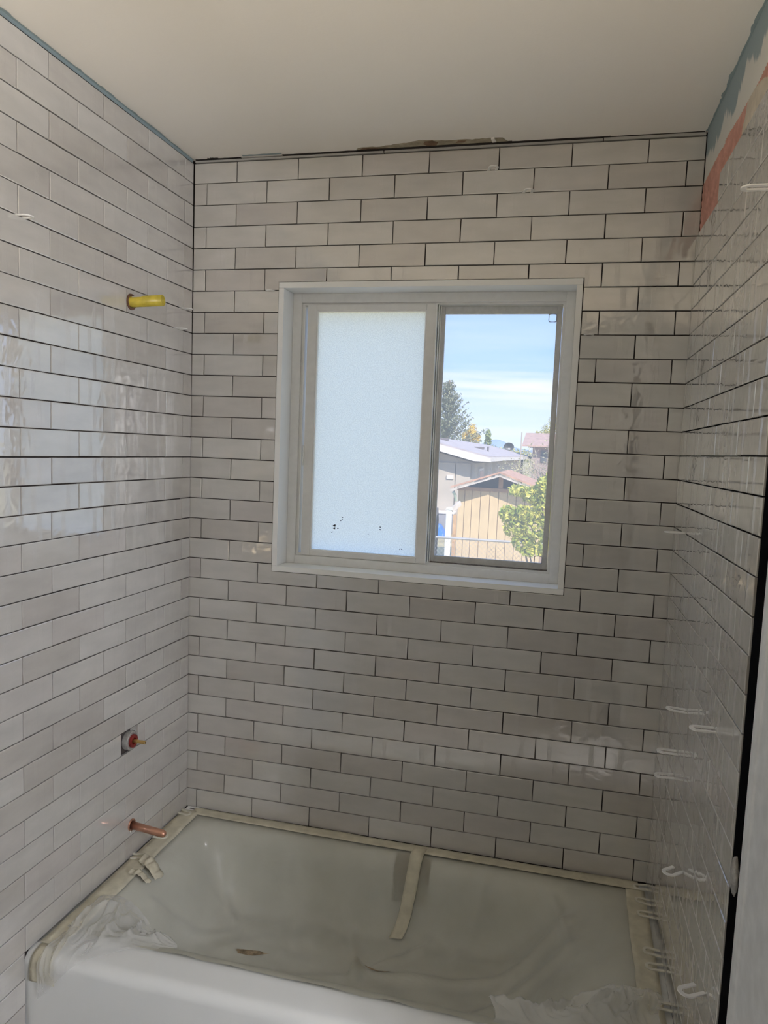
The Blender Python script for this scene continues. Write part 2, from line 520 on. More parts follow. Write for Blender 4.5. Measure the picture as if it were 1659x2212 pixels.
# right wall: bare painted drywall above the tile
def drywall_material():
    mt = bpy.data.materials.new('painted_drywall'); mt.use_nodes = True
    t = mt.node_tree; bs = t.nodes['Principled BSDF']
    tcn = N(t, 'ShaderNodeTexCoord'); sp = N(t, 'ShaderNodeSeparateXYZ'); L(t, tcn.outputs['Object'], sp.inputs[0])
    mpn = N(t, 'ShaderNodeMapping'); mpn.inputs['Scale'].default_value = (1, 10, 1.6); L(t, tcn.outputs['Object'], mpn.inputs[0])
    n0 = N(t, 'ShaderNodeTexNoise'); n0.inputs['Scale'].default_value = 1.0; n0.inputs['Detail'].default_value = 2; L(t, mpn.outputs[0], n0.inputs['Vector'])
    mp2 = N(t, 'ShaderNodeMapping'); mp2.inputs['Scale'].default_value = (1, 170, 16); L(t, tcn.outputs['Object'], mp2.inputs[0])
    n2 = N(t, 'ShaderNodeTexNoise'); n2.inputs['Scale'].default_value = 1.0; n2.inputs['Detail'].default_value = 3; L(t, mp2.outputs[0], n2.inputs['Vector'])
    # brush line height = 2.41 + slow steps + bristle streaks
    a = N(t, 'ShaderNodeMath', operation='MULTIPLY_ADD'); L(t, n0.outputs['Fac'], a.inputs[0]); a.inputs[1].default_value = 0.16; a.inputs[2].default_value = 2.335
    c = N(t, 'ShaderNodeMath', operation='MULTIPLY_ADD'); L(t, n2.outputs['Fac'], c.inputs[0]); c.inputs[1].default_value = 0.05; L(t, a.outputs[0], c.inputs[2])
    d = N(t, 'ShaderNodeMath', operation='SUBTRACT'); L(t, sp.outputs['Z'], d.inputs[0]); L(t, c.outputs[0], d.inputs[1])
    r = N(t, 'ShaderNodeMapRange'); r.inputs[1].default_value = -0.004; r.inputs[2].default_value = 0.006; L(t, d.outputs[0], r.inputs[0])
    m_ = N(t, 'ShaderNodeMix', data_type='RGBA'); L(t, r.outputs[0], m_.inputs[0])
    m_.inputs[6].default_value = (0.66, 0.65, 0.60, 1); m_.inputs[7].default_value = (0.27, 0.345, 0.37, 1)
    L(t, m_.outputs[2], bs.inputs['Base Color']); bs.inputs['Roughness'].default_value = 0.6
    return mt
M_dry = drywall_material()
b = MB()
b.prism([(0.0, 2.20), (1.279, 2.20), (1.279, CEIL), (0.0, CEIL)], lambda a, c, t: FR(a, c, t), -0.0092, -0.0085)
b.build('painted_drywall', M_dry, wall_right)
b = MB()
ribbon(b, lambda t: (FR(0.004 + 1.2 * t, CEIL - .0004, -0.0085), FR(0.004 + 1.2 * t, CEIL - .0006, -0.006 + 0.004 * t + 0.007 * vnoise(t * 31, 0, 8) * vnoise(t * 90, 1, 9))), 170)
solid(b.build('blue_paint_edge', M_blue, wall_right), 0.0003)
# combed red mortar band
M_pink = mat('red_membrane_mortar', (0.50, 0.265, 0.215), 0.8, noise=(30, .18))
b = MB()
NU, NV = 440, 44
def pink(a, c):
    u = 0.002 + 1.0 * a
    lo = 2.232 if u < 0.277 else 2.299
    hi = 2.372 + 0.006 * math.sin(u * 9) + 0.006 * (vnoise(u * 40, 0, 5) - .5)
    if u < 0.277: hi = 2.372 + 0.006 * (vnoise(u * 40, 0, 5) - .5)
    v = lo + (hi - lo) * c
    ridge = 0.0022 * max(0.0, math.sin((u * 0.9 + v * 0.55) * 2 * math.pi / 0.011)) * (0.6 + .4 * vnoise(u * 30, v * 60, 2))
    if c in (0.0, 1.0): ridge = -0.0008
    return FR(u, v, -0.0078 + ridge)
b.grid(NU, NV, pink)
b.build('mortar_band', M_pink, wall_right)
# trowelled thinset patch over the band
b = MB()
def patch(a, c):
    u = 0.47 + 0.42 * a
    hi = np.interp(a, [0, .04, .08, .3, .45, 1], [2.305, 2.33, 2.362, 2.358, 2.335, 2.325]) + 0.014 * (vnoise(a * 14, 0, 12) - .5)
    v = 2.300 + (hi - 2.300) * c
    return FR(u, v, -0.0045 + 0.003 * vnoise(u * 60, v * 60, 6) - (0.004 if c in (0.0, 1.0) or a in (0.0, 1.0) else 0))
b.grid(60, 8, patch)
b.build('thinset_patch', mat('beige_thinset', (0.53, 0.47, 0.38), 0.85, noise=(40, .12)), wall_right, smooth=True)

b = MB()
b.prism([(0.905, 0.0), (0.972, 0.0), (0.972, 2.24), (0.900, 2.24)], lambda a, c, t: FR(a, c, t), -0.009, -0.0022)
b.build('black_foam_strip', M_black, wall_right)
# mortar lumps and torn paper in the dark gap beside the casing
for (u, z, r) in ((0.933, 0.935, 0.022), (0.938, 0.60, 0.009), (0.933, 0.55, 0.008), (0.936, 0.50, 0.010), (0.938, 1.66, 0.008)):
    bm = bmesh.new(); bmesh.ops.create_icosphere(bm, subdivisions=2, radius=r)
    v = [FR(u, z, -0.0015) + Vector((w.co.x * .35, w.co.y * .8, w.co.z * 1.5)) * (0.75 + 0.5 * vnoise(w.co.x * 300 + 9, w.co.z * 300 + z * 50)) for w in bm.verts]
    f = [[x.index for x in fc.verts] for fc in bm.faces]
    bm.free()
    obj('mortar_lump', v, f, M_mortar, wall_right, True)
b = MB(); b.prism([(0.925, 0.42), (0.942, 0.42), (0.944, 0.53), (0.932, 0.545), (0.924, 0.50)], lambda a, c, t: FR(a, c, t), -0.003, -0.0005)
b.build('torn_paper', M_mortar, wall_right)

# ------------------------------------------------------------------ door casing on the right
casing = empty('trim_1', (1.51, -1.1, 0), 'white painted door casing with scuffs beside the dark gap', 'door casing', kind='structure')
M_case = mat('scuffed_white_paint', (0.74, 0.755, 0.77), 0.4, noise=(30, .08))
prof = [(0.968, -.008), (0.969, 0.000), (0.974, 0.0035), (0.982, 0.0055), (0.994, 0.0055), (1.004, 0.0035), (1.008, 0.0012), (1.012, 0.0006), (1.20, 0.0026), (1.258, 0.0026), (1.262, 0.000), (1.262, -.008)]
b = MB(); b.prism([(a, n) for a, n in prof], lambda a, n, t: FR(a, t, n), 0.0, 2.1)
b.build('casing_board', M_case, casing)
b = MB(); b.prism([(1.258, -.16), (1.282, -.16), (1.282, .004), (1.258, .004)], lambda a, n, t: FR(a, t, n), 0.0, 2.07)
b.build('jamb_board', M_case, casing)

# ------------------------------------------------------------------ torn ceiling edge
M_crack = mat('crack_dark', (0.015, 0.012, 0.010), 0.95)
def flake(pts, m, z, name='torn_paper'):
    b = MB(); b.prism(pts, lambda a, c, t: (a, c, t), z, CEIL + .001)
    # flakes face down
    b.build(name, m, ceiling)
edge = [(0.537, -0.0085)]
n_ = 46
for i in range(n_ + 1):
    x_ = 0.545 + (0.985 - 0.545) * i / n_
    base = np.interp(x_, [0.545, .62, .70, .73, .80, .88, .955, .975, .985], [-.018, -.022, -.036, -.048, -.040, -.034, -.038, -.036, -.014])
    edge.append((x_, base - 0.006 * vnoise(i * .9, 0, 21) + 0.004 * vnoise(i * 2.3, 3, 2)))
edge.append((0.99, -0.0085))
flake(list(reversed(edge)), M_paper, CEIL - 0.0008)
flake([(0.757, -0.010), (0.745, -0.024), (0.752, -0.040), (0.775, -0.044), (0.790, -0.030), (0.782, -0.012)][::-1], M_paperb, CEIL - 0.0016)
flake([(0.84, -0.020), (0.85, -0.034), (0.872, -0.031), (0.865, -0.022)][::-1], M_paperb, CEIL - 0.0014)
flake([(0.945, -0.014), (0.943, -0.038), (0.953, -0.040), (0.957, -0.016)][::-1], M_ceil, CEIL - 0.004)
flake([(0.55, -0.010), (0.56, -0.019), (0.60, -0.018), (0.64, -0.010)][::-1], M_paperb, CEIL - 0.0012)
b = MB()
for (x0, x1, y0) in ((0.006, 0.16, -0.004), (0.05, 0.085, -0.011), (0.30, 0.545, -0.006), (0.54, 1.0, -0.010), (1.0, 1.27, -0.007), (1.27, 1.515, -0.003)):
    pts = []
    k = 14
    for i in range(k + 1):
        x_ = x0 + (x1 - x0) * i / k
        pts.append((x_, y0 * (0.6 + .5 * vnoise(i * 1.1 + x0 * 50, 0, 13))))
    b.prism([(x1, 0.008), (x0, 0.008)] + [(a, c) for a, c in pts], lambda a, c, t: (a, c, t), CEIL - 0.0022, CEIL + .001)
b.build('wall_ceiling_crack', M_crack, ceiling)
b = MB()
ribbon(b, lambda t: ((0.17 + .13 * t, -0.008, CEIL - .0006), (0.17 + .13 * t, -0.016 - .004 * vnoise(t * 9, 0, 2), CEIL - .0006)), 20)
solid(b.build('blue_paint_smear', M_blue, ceiling), 0.0003)

# ------------------------------------------------------------------ window
win = empty('window_1', (0.76, 0.0, WZ0), 'white vinyl slider window with frosted sash and insect screen', 'window', kind='structure')
J = 0.0175
YF = -0.004      # front of the jamb boards
YB = 0.078       # face of the vinyl frame
IX0, IX1, IZ0, IZ1 = WX0 + J, WX1 - J, WZ0 + J, WZ1 - J
for (nm, a) in (('jamb_board', (WX0, WX1, WZ1 - J, WZ1)), ('jamb_board', (WX0, WX1, WZ0, WZ0 + J)), ('jamb_board', (WX0, IX0, IZ0 + .0004, IZ1 - .0004)), ('jamb_board', (IX1, WX1, IZ0 + .0004, IZ1 - .0004))):
    b = MB(); b.box(a[0], a[1], YF, 0.125, a[2], a[3])
    bevel(b.build(nm, M_pvc, win), 0.0007, 1)
# outer vinyl frame: face boards with a stepped inner edge
FX0, FX1, FZ0, FZ1 = 0.3475, 1.1775, 1.2565, 2.0775
def ring(b, ox0, ox1, oz0, oz1, ix0, ix1, iz0, iz1, y0, y1):
    b.box(ox0, ix0, y0, y1, oz0, oz1); b.box(ix1, ox1, y0, y1, oz0, oz1)
    b.box(ix0, ix1, y0, y1, iz1, oz1); b.box(ix0, ix1, y0, y1, oz0, iz0)
fr = None
b = MB(); ring(b, IX0, IX1, IZ0, IZ1, FX0, FX1, FZ0, FZ1, YB, 0.150)
fr = bevel(b.build('window_frame', M_vinyl, win), 0.0012, 2)
b = MB(); ring(b, FX0, FX1, FZ0, FZ1, FX0 + .008, FX1 - .008, FZ0 + .008, FZ1 - .006, YB + .009, 0.150)
b.build('track_rail', M_vinyl, fr)
b = MB(); b.box(0.3555, 0.3590, YB + .004, .149, FZ0 + .008, FZ1 - .010)
b.build('track_fin', M_pvc, fr)
# frosted sash
SX0, SX1, SZ0, SZ1 = 0.3665, 0.7875, 1.2580, 2.0740
GX0, GX1, GZ0, GZ1 = 0.4015, 0.7530, 1.2790, 2.0510
sash = empty('frosted_sash', (0.577, YB, SZ0)); sash.parent = win
sash.location = (0.577 - 0.76, YB - 0.0, SZ0 - WZ0); sash['_o'] = [0.577, YB, SZ0]
b = MB(); ring(b, SX0, SX1, SZ0, SZ1, GX0 - .004, GX1 + .004, GZ0 - .004, GZ1 + .004, YB + .005, YB + .033)
bevel(b.build('sash_frame', M_vinyl, sash), 0.0015, 2)
b = MB(); ring(b, GX0 - .0042, GX1 + .0042, GZ0 - .0042, GZ1 + .0042, GX0, GX1, GZ0, GZ1, YB + .008, YB + .030)
b.build('glazing_bead', M_pvc, sash)
b = MB(); b.box(0.3645, 0.3685, YB - .001, YB + .010, 1.555, 1.62)
bevel(b.build('sash_pull', M_vinyl, sash), .001, 1)
def frosted_material():
    mt = bpy.data.materials.new('frosted_glass'); mt.use_nodes = True
    t = mt.node_tree; t.nodes.remove(t.nodes['Principled BSDF']); out = t.nodes['Material Output']
    tr = N(t, 'ShaderNodeBsdfTranslucent'); gl = N(t, 'ShaderNodeBsdfGlossy'); gl.inputs['Roughness'].default_value = 0.25
    tcn = N(t, 'ShaderNodeTexCoord')
    n = N(t, 'ShaderNodeTexNoise'); n.inputs['Scale'].default_value = 330; n.inputs['Detail'].default_value = 2; L(t, tcn.outputs['Object'], n.inputs['Vector'])
    bp = N(t, 'ShaderNodeBump'); bp.inputs['Strength'].default_value = 0.6; bp.inputs['Distance'].default_value = 0.003; L(t, n.outputs['Fac'], bp.inputs['Height'])
    r = N(t, 'ShaderNodeMapRange'); r.inputs[1].default_value = .35; r.inputs[2].default_value = .65; r.inputs[3].default_value = 0.90; r.inputs[4].default_value = 1.06; L(t, n.outputs['Fac'], r.inputs[0])
    s = N(t, 'ShaderNodeVectorMath', operation='SCALE'); s.inputs[0].default_value = (0.93, 0.94, 0.87); L(t, r.outputs[0], s.inputs['Scale'])
    L(t, s.outputs[0], tr.inputs['Color']); L(t, bp.outputs[0], tr.inputs['Normal']); L(t, bp.outputs[0], gl.inputs['Normal'])
    mxs = N(t, 'ShaderNodeMixShader'); mxs.inputs[0].default_value = 0.05
    L(t, tr.outputs[0], mxs.inputs[1]); L(t, gl.outputs[0], mxs.inputs[2]); L(t, mxs.outputs[0], out.inputs['Surface'])
    return mt
M_frost = frosted_material()
yg = YB + .018
b = MB(); b.add([(GX0 - .002, yg, GZ0 - .002), (GX1 + .002, yg, GZ0 - .002), (GX1 + .002, yg, GZ1 + .002), (GX0 - .002, yg, GZ1 + .002)], [(0, 1, 2, 3)])
pane = b.build('frosted_pane', M_frost, sash)
M_speck = mat('dirt_speck', (0.05, 0.045, 0.04), 0.9)
for (fx, fz, r, n_) in ((.205, .145, .0035, 3), (.235, .150, .003, 3), (.205, .118, .002, 2), (.285, .205, .0022, 2), (.28, .185, .0022, 1), (.65, .155, .0028, 2), (.53, .125, .0016, 1), (.86, .03, .002, 2)):
    for k in range(n_):
        cx = GX0 + (GX1 - GX0) * fx + random.uniform(-.006, .006); cz = GZ0 + (GZ1 - GZ0) * fz * .68 + random.uniform(-.006, .006)
        b = MB(); pts = [(cx + r * (1.4 if random.random() < .5 else .7) * math.cos(a), cz + r * random.uniform(.4, .9) * math.sin(a)) for a in np.linspace(0, 2 * math.pi, 7)[:-1]]
        b.prism(pts, lambda a, c, t: (a, t, c), yg - .0012, yg - .0004)
        b.build('dirt_speck', M_speck, pane)
# centre mullion rail of the fixed half and screen
b = MB(); b.box(0.7875, 0.7905, YB - .002, 0.15, FZ0 + .004, FZ1 - .004); b.box(0.7925, 0.7950, YB + .014, 0.15, FZ0 + .006, FZ1 - .006); b.box(0.797, 0.8005, YB + .026, .15, FZ0 + .006, FZ1 - .006)
b.build('meeting_stile_rail', M_pvc, fr)
screen = empty('insect_screen', (0.99, 0.112, 1.262)); screen.parent = win
screen.location = (0.99 - 0.76, 0.112, 1.262 - WZ0); screen['_o'] = [0.99, 0.112, 1.262]
QX0, QX1, QZ0, QZ1 = 0.7945, 1.1685, 1.2645, 2.0700
RX0, RX1, RZ0, RZ1 = 0.8125, 1.1520, 1.2855, 2.0465
M_scrf = mat('screen_frame_grey', (0.56, 0.57, 0.57), 0.45, noise=(70, .07))
b = MB(); ring(b, QX0, QX1, QZ0, QZ1, RX0, RX1, RZ0, RZ1, 0.108, 0.118)
bevel(b.build('screen_frame', M_scrf, screen), .0012, 2)
def screen_material():
    mt = bpy.data.materials.new('insect_mesh'); mt.use_nodes = True
    t = mt.node_tree; t.nodes.remove(t.nodes['Principled BSDF']); out = t.nodes['Material Output']
    tp = N(t, 'ShaderNodeBsdfTransparent'); tl = N(t, 'ShaderNodeBsdfTranslucent'); tl.inputs['Color'].default_value = (0.75, 0.75, 0.76, 1)
    mxs = N(t, 'ShaderNodeMixShader'); mxs.inputs[0].default_value = 0.33
    L(t, tp.outputs[0], mxs.inputs[1]); L(t, tl.outputs[0], mxs.inputs[2]); L(t, mxs.outputs[0], out.inputs['Surface'])
    return mt
b = MB(); b.add([(RX0 - .004, .113, RZ0 - .004), (RX1 + .004, .113, RZ0 - .004), (RX1 + .004, .113, RZ1 + .004), (RX0 - .004, .113, RZ1 + .004)], [(0, 1, 2, 3)])
b.build('screen_mesh', screen_material(), screen)
M_tab = mat('clear_grey_plastic', (0.36, 0.36, 0.40), 0.3)
for cx, cz in ((1.1405, 2.0335), (1.1405, 1.2955)):
    b = MB(); r = 0.0115; pts = []
    for (sx_, sz_, a0) in ((1, 1, 0), (-1, 1, 90), (-1, -1, 180), (1, -1, 270)):
        for da in (0, 30, 60, 90):
            a = math.radians(a0 + da); pts.append((cx + sx_ * (r - .004) + .004 * math.cos(a), 0.1055, cz + sz_ * (r - .004) + .004 * math.sin(a)))
    pts.append(pts[0])
    b.tube(pts, 0.0013, 6, False)
    b.build('pull_tab', M_tab, screen)
b = MB(); b.box(0.8, 1.175, 0.088, 0.149, FZ0 + .0005, FZ0 + .0095)
b.build('dirty_sill_track', mat('dirty_track', (0.14, 0.12, 0.10), 0.9, noise=(120, .6)), fr)

# ------------------------------------------------------------------ bathtub
X0, X1, Y0 = -0.003, 1.519, -0.768
def sm(t):
    t = min(1.0, max(0.0, t)); return t * t * t * (t * (6 * t - 15) + 10)
def basin(x, y, wl, wr, wb, wf, depth):
    return RIM - depth * sm((x - 0.065) / wl) * sm((1.445 - x) / wr) * sm((-0.050 - y) / wb) * sm((y + 0.672) / wf)
def tub_z(x, y): return basin(x, y, .16, .34, .13, .11, .30)
def sheet_base(x, y): return basin(x, y, .24, .44, .155, .15, .215) + 0.006
tub = empty('bathtub', ((X0 + X1) / 2, -.38, 0), 'white alcove bathtub under plastic sheeting', 'bathtub')
rows = []
for y in np.concatenate([np.linspace(-0.002, -0.74, 56)]):
    rows.append((y, None))
for a in np.linspace(0, 90, 9)[1:]:
    r = 0.028
    rows.append((-0.74 - r * math.sin(math.radians(a)), RIM - r * (1 - math.cos(math.radians(a)))))
rows += [(-0.766, 0.25), (-0.764, 0.10), (-0.760, 0.0)]
xs = np.linspace(X0, X1, 71)
v = []; f = []
for (y, z) in rows:
    for x_ in xs:
        v.append((x_, y, tub_z(x_, y) if z is None else z))
nx = len(xs)
for j in range(len(rows) - 1):
    for i in range(nx - 1):
        f.append((j * nx + i, (j + 1) * nx + i, (j + 1) * nx + i + 1, j * nx + i + 1))
obj('tub_shell', v, f, M_tub, tub, True)

def drape(b, pts, w, lift, surf, n=24, wv=3, side=None, curl=0.0):
    """ribbon lying on a surface along plan points"""
    P = [Vector((a, c, 0)) for a, c in pts]
    seg = [(P[i + 1] - P[i]).length for i in range(len(P) - 1)]; tot = sum(seg)
    def at(t):
        s_ = t * tot
        for i, d in enumerate(seg):
            if s_ <= d or i == len(seg) - 1: return P[i].lerp(P[i + 1], min(1, s_ / d)), (P[i + 1] - P[i]).normalized()
            s_ -= d
    def fn(a, c):
        pt, d = at(a); nrm = Vector((-d.y, d.x, 0)) if side is None else Vector(side)
        q_ = pt + nrm * (w * (c - .5) * (1 + .12 * (vnoise(a * 14, c * 2, len(pts)) - .5)))
        return (q_.x, q_.y, surf(q_.x, q_.y) + lift + curl * (vnoise(a * 9, c * 3, 5)))
    b.grid(n, wv, fn)

# label on the inside back wall of the tub
def label_material():
    mt = bpy.data.materials.new('tub_label_print'); mt.use_nodes = True
    t = mt.node_tree; bs = t.nodes['Principled BSDF']
    tcn = N(t, 'ShaderNodeTexCoord'); sp = N(t, 'ShaderNodeSeparateXYZ'); L(t, tcn.outputs['Generated'], sp.inputs[0])
    wv = N(t, 'ShaderNodeMath', operation='SINE'); k = N(t, 'ShaderNodeMath', operation='MULTIPLY'); k.inputs[1].default_value = 70; L(t, sp.outputs['Z'], k.inputs[0]); L(t, k.outputs[0], wv.inputs[0])
    g = N(t, 'ShaderNodeMath', operation='GREATER_THAN'); g.inputs[1].default_value = 0.45; L(t, wv.outputs[0], g.inputs[0])
    m1 = N(t, 'ShaderNodeMix', data_type='RGBA'); L(t, g.outputs[0], m1.inputs[0]); m1.inputs[6].default_value = (.45, .44, .41, 1); m1.inputs[7].default_value = (.10, .10, .10, 1)
    n = N(t, 'ShaderNodeTexNoise'); n.inputs['Scale'].default_value = 60; L(t, tcn.outputs['Object'], n.inputs['Vector'])
    m0 = N(t, 'ShaderNodeMix', data_type='RGBA'); L(t, n.outputs['Fac'], m0.inputs[0]); m0.inputs[6].default_value = (.02, .015, .012, 1); m0.inputs[7].default_value = (.16, .08, .06, 1)
    g2 = N(t, 'ShaderNodeMath', operation='GREATER_THAN'); g2.inputs[1].default_value = 0.48; L(t, sp.outputs['Z'], g2.inputs[0])
    m2 = N(t, 'ShaderNodeMix', data_type='RGBA'); L(t, g2.outputs[0], m2.inputs[0]); L(t, m1.outputs[2], m2.inputs[6]); L(t, m0.outputs[2], m2.inputs[7])
    L(t, m2.outputs[2], bs.inputs['Base Color']); bs.inputs['Roughness'].default_value = 0.5
    return mt
b = MB()
b.grid(10, 20, lambda a, c: (0.768 + .110 * a, -0.060 - 0.050 * c, tub_z(0.768 + .110 * a, -0.060 - 0.050 * c) + .0045))
props(b.build('tub_label', label_material(), tub), 'dark printed label on the tub wall')

# plastic liner
def sheet_material(name, col, transp, rough, fold):
    mt = bpy.data.materials.new(name); mt.use_nodes = True
    t = mt.node_tree; bs = t.nodes['Principled BSDF']; out = t.nodes['Material Output']
    bs.inputs['Base Color'].default_value = (*col, 1); bs.inputs['Roughness'].default_value = rough
    tcn = N(t, 'ShaderNodeTexCoord')
    n = N(t, 'ShaderNodeTexNoise'); n.inputs['Scale'].default_value = fold; n.inputs['Detail'].default_value = 5; n.inputs['Distortion'].default_value = 1.2; L(t, tcn.outputs['Object'], n.inputs['Vector'])
    bp = N(t, 'ShaderNodeBump'); bp.inputs['Strength'].default_value = 0.35; bp.inputs['Distance'].default_value = 0.012; L(t, n.outputs['Fac'], bp.inputs['Height']); L(t, bp.outputs[0], bs.inputs['Normal'])
    n2 = N(t, 'ShaderNodeTexNoise'); n2.inputs['Scale'].default_value = 5; n2.inputs['Detail'].default_value = 4; L(t, tcn.outputs['Object'], n2.inputs['Vector'])
    r = N(t, 'ShaderNodeMapRange'); r.inputs[1].default_value = .3; r.inputs[2].default_value = .7; r.inputs[3].default_value = .90; r.inputs[4].default_value = 1.08; L(t, n2.outputs['Fac'], r.inputs[0])
    s = N(t, 'ShaderNodeVectorMath', operation='SCALE'); s.inputs[0].default_value = col; L(t, r.outputs[0], s.inputs['Scale']); L(t, s.outputs[0], bs.inputs['Base Color'])
    tp = N(t, 'ShaderNodeBsdfTransparent'); mxs = N(t, 'ShaderNodeMixShader'); mxs.inputs[0].default_value = 1 - transp
    L(t, tp.outputs[0], mxs.inputs[1]); L(t, bs.outputs[0], mxs.inputs[2]); L(t, mxs.outputs[0], out.inputs['Surface'])
    return mt
M_sheet = sheet_material('milky_plastic', (0.60, 0.59, 0.50), 0.52, 0.34, 9)
M_clear = sheet_material('clear_plastic', (0.82, 0.82, 0.81), 0.66, 0.10, 30)
sheet = empty('plastic_sheet', (0.76, -.36, RIM), 'dusty milky plastic sheet lining the bathtub', 'plastic sheet')
def crease(x, y, x0, y0, x1, y1, w, h):
    dx, dy = x1 - x0, y1 - y0; l2 = dx * dx + dy * dy
    t = min(1, max(0, ((x - x0) * dx + (y - y0) * dy) / l2))
    d = math.hypot(x - x0 - dx * t, y - y0 - dy * t)
    return h * math.exp(-(d / w) ** 2) * (1 - .6 * t)
def sheet_z(x, y):
    z = sheet_base(x, y)
    inner = sm((RIM - z + .01) / .08)
    z += inner * (0.016 * (vnoise(x * 6, y * 9, 31) - .2) + 0.008 * (vnoise(x * 17 + y * 6, y * 20, 32) - .3) + 0.010 * (.5 - abs(vnoise(x * 7 - y * 9, y * 5 + x * 2, 33) - .5)) * 1.2)
    z += inner * (crease(x, y, .73, -.37, .95, -.13, .016, .022) + crease(x, y, .73, -.37, 1.15, -.28, .014, .024) + crease(x, y, .73, -.37, .66, -.16, .014, .012) + crease(x, y, .73, -.37, .50, -.44, .016, .014)
                  + crease(x, y, 1.15, -.30, 1.42, -.08, .020, .022) + crease(x, y, .30, -.24, .20, -.09, .014, .012) + crease(x, y, .98, -.47, 1.40, -.25, .020, .024) + crease(x, y, 1.25, -.12, 1.30, -.34, .018, .018)
                  + crease(x, y, .16, -.45, .30, -.30, .016, .014) + crease(x, y, 1.05, -.10, .98, -.24, .016, .014) + crease(x, y, .45, -.10, .52, -.25, .018, .010))
    k_ = math.exp(-((x - .80) / .085) ** 2 - ((y + .095) / .05) ** 2)
    z = z * (1 - k_) + (tub_z(x, y) + .009) * k_
    return max(z, tub_z(x, y) + .006)
b = MB()
NXs, NYs = 200, 100
def sheet_pt(a, c):
    x_ = 0.035 + (1.487 - 0.035) * a
    yb = -0.012 - 0.012 * vnoise(a * 30, 0, 40)
    yf = -0.668 - 0.010 * vnoise(a * 22, 0, 41)
    y_ = yb + (yf - yb) * c
    return (x_, y_, max(sheet_z(x_, y_), RIM + .0012 if c > .97 or c < .03 else 0))
b.grid(NXs, NYs, sheet_pt)
liner = b.build('liner', M_sheet, sheet, True)
# dirt patches on the liner
M_dirt = mat('brown_dirt', (0.22, 0.17, 0.11), 0.9, noise=(90, .5))
for (cx, cy, rx, ry, rot) in ((0.415, -0.36, .050, .011, .18), (0.79, -0.352, .035, .006, .1), (1.198, -.45, .005, .03, .1), (1.206, -.52, .010, .014, .4), (.735, -.35, .02, .006, .9)):
    pts = []
    for k in range(18):
        a = 2 * math.pi * k / 18; rr = .65 + .5 * vnoise(k * .9, cx * 30, 50)
        dx, dy = rx * rr * math.cos(a), ry * rr * math.sin(a)
        pts.append((cx + dx * math.cos(rot) - dy * math.sin(rot), cy + dx * math.sin(rot) + dy * math.cos(rot)))
    v = [(cx, cy, sheet_z(cx, cy) + .0018)] + [(a, c, sheet_z(a, c) + .0016) for a, c in pts]
    f = [(0, 1 + k, 1 + (k + 1) % 18) for k in range(18)]
    obj('dirt_patch', v, f, M_dirt, liner)
# loose clear folds
def over_rim(x, y, lift):
    """follow the rim, its rounded front edge and the apron; y is the unrolled distance"""
    r = .030
    if y > -.742: return (x, y, RIM + lift)
    s_ = -.742 - y
    if s_ < r * math.pi / 2:
        t_ = s_ / r; return (x, -.742 - (r + lift) * math.sin(t_), RIM - r + (r + lift) * math.cos(t_))
    return (x, -.772 - lift, RIM - r - (s_ - r * math.pi / 2))
def fold_left(a, c):
    ka = [0, .2, .4, .6, .8, 1]
    tx, ty = np.interp(a, ka, [.046, .085, .130, .190, .262, .335]), np.interp(a, ka, [-.52, -.512, -.515, -.530, -.572, -.637])
    bx, by = np.interp(a, ka, [.038, .062, .098, .142, .225, .345]), np.interp(a, ka, [-.865, -.845, -.80, -.758, -.690, -.655])
    x_, y_ = tx + (bx - tx) * c, ty + (by - ty) * c
    edge_ = min(1.0, 6 * min(c, 1 - c, a + .05, 1 - a + .02))
    rdg = 1 - abs(2 * vnoise(a * 9 - c * 2.0, c * 2.2, 60) - 1)
    rdg2 = 1 - abs(2 * vnoise(a * 21 - c * 5, c * 5, 61) - 1)
    lift = .003 + edge_ * (.018 * rdg ** 3 + .009 * rdg2 ** 2 + .010 * vnoise(a * 5, c * 5, 62)) * (1 - .7 * sm((c - .6) / .3))
    if y_ > -.668:
        zb = sheet_z(max(x_, .04), y_)
        return (x_, y_, RIM * .55 + zb * .45 + lift + .004)
    return over_rim(x_, y_, lift)
b = MB(); b.grid(90, 80, fold_left)
props(b.build('loose_fold', M_clear, sheet, True), 'clear crumpled plastic edge')
def fold_right(a, c):
    x_ = 1.12 + 0.37 * a + .01 * math.sin(c * 9)
    yt = -.545 + .06 * sm((a - .25) / .5) - .02 * vnoise(a * 8, 0, 73)
    y_ = yt + (-.672 - yt) * c
    rdg = 1 - abs(2 * vnoise(a * 8 + c * 1.5, c * 2.5, 70) - 1)
    rdg2 = 1 - abs(2 * vnoise(a * 20 - c * 3, c * 6, 71) - 1)
    zb = sheet_z(x_, y_)
    hump = math.sin(math.pi * min(1, .12 + c))
    return (x_, y_, zb + .008 + (RIM - zb) * .55 * sm(c * 1.3) + hump * (.030 * rdg ** 2 + .016 * rdg2 ** 2 + .012))
b = MB(); b.grid(80, 36, fold_right)
props(b.build('loose_fold', M_clear, sheet, True), 'clear crumpled plastic edge')

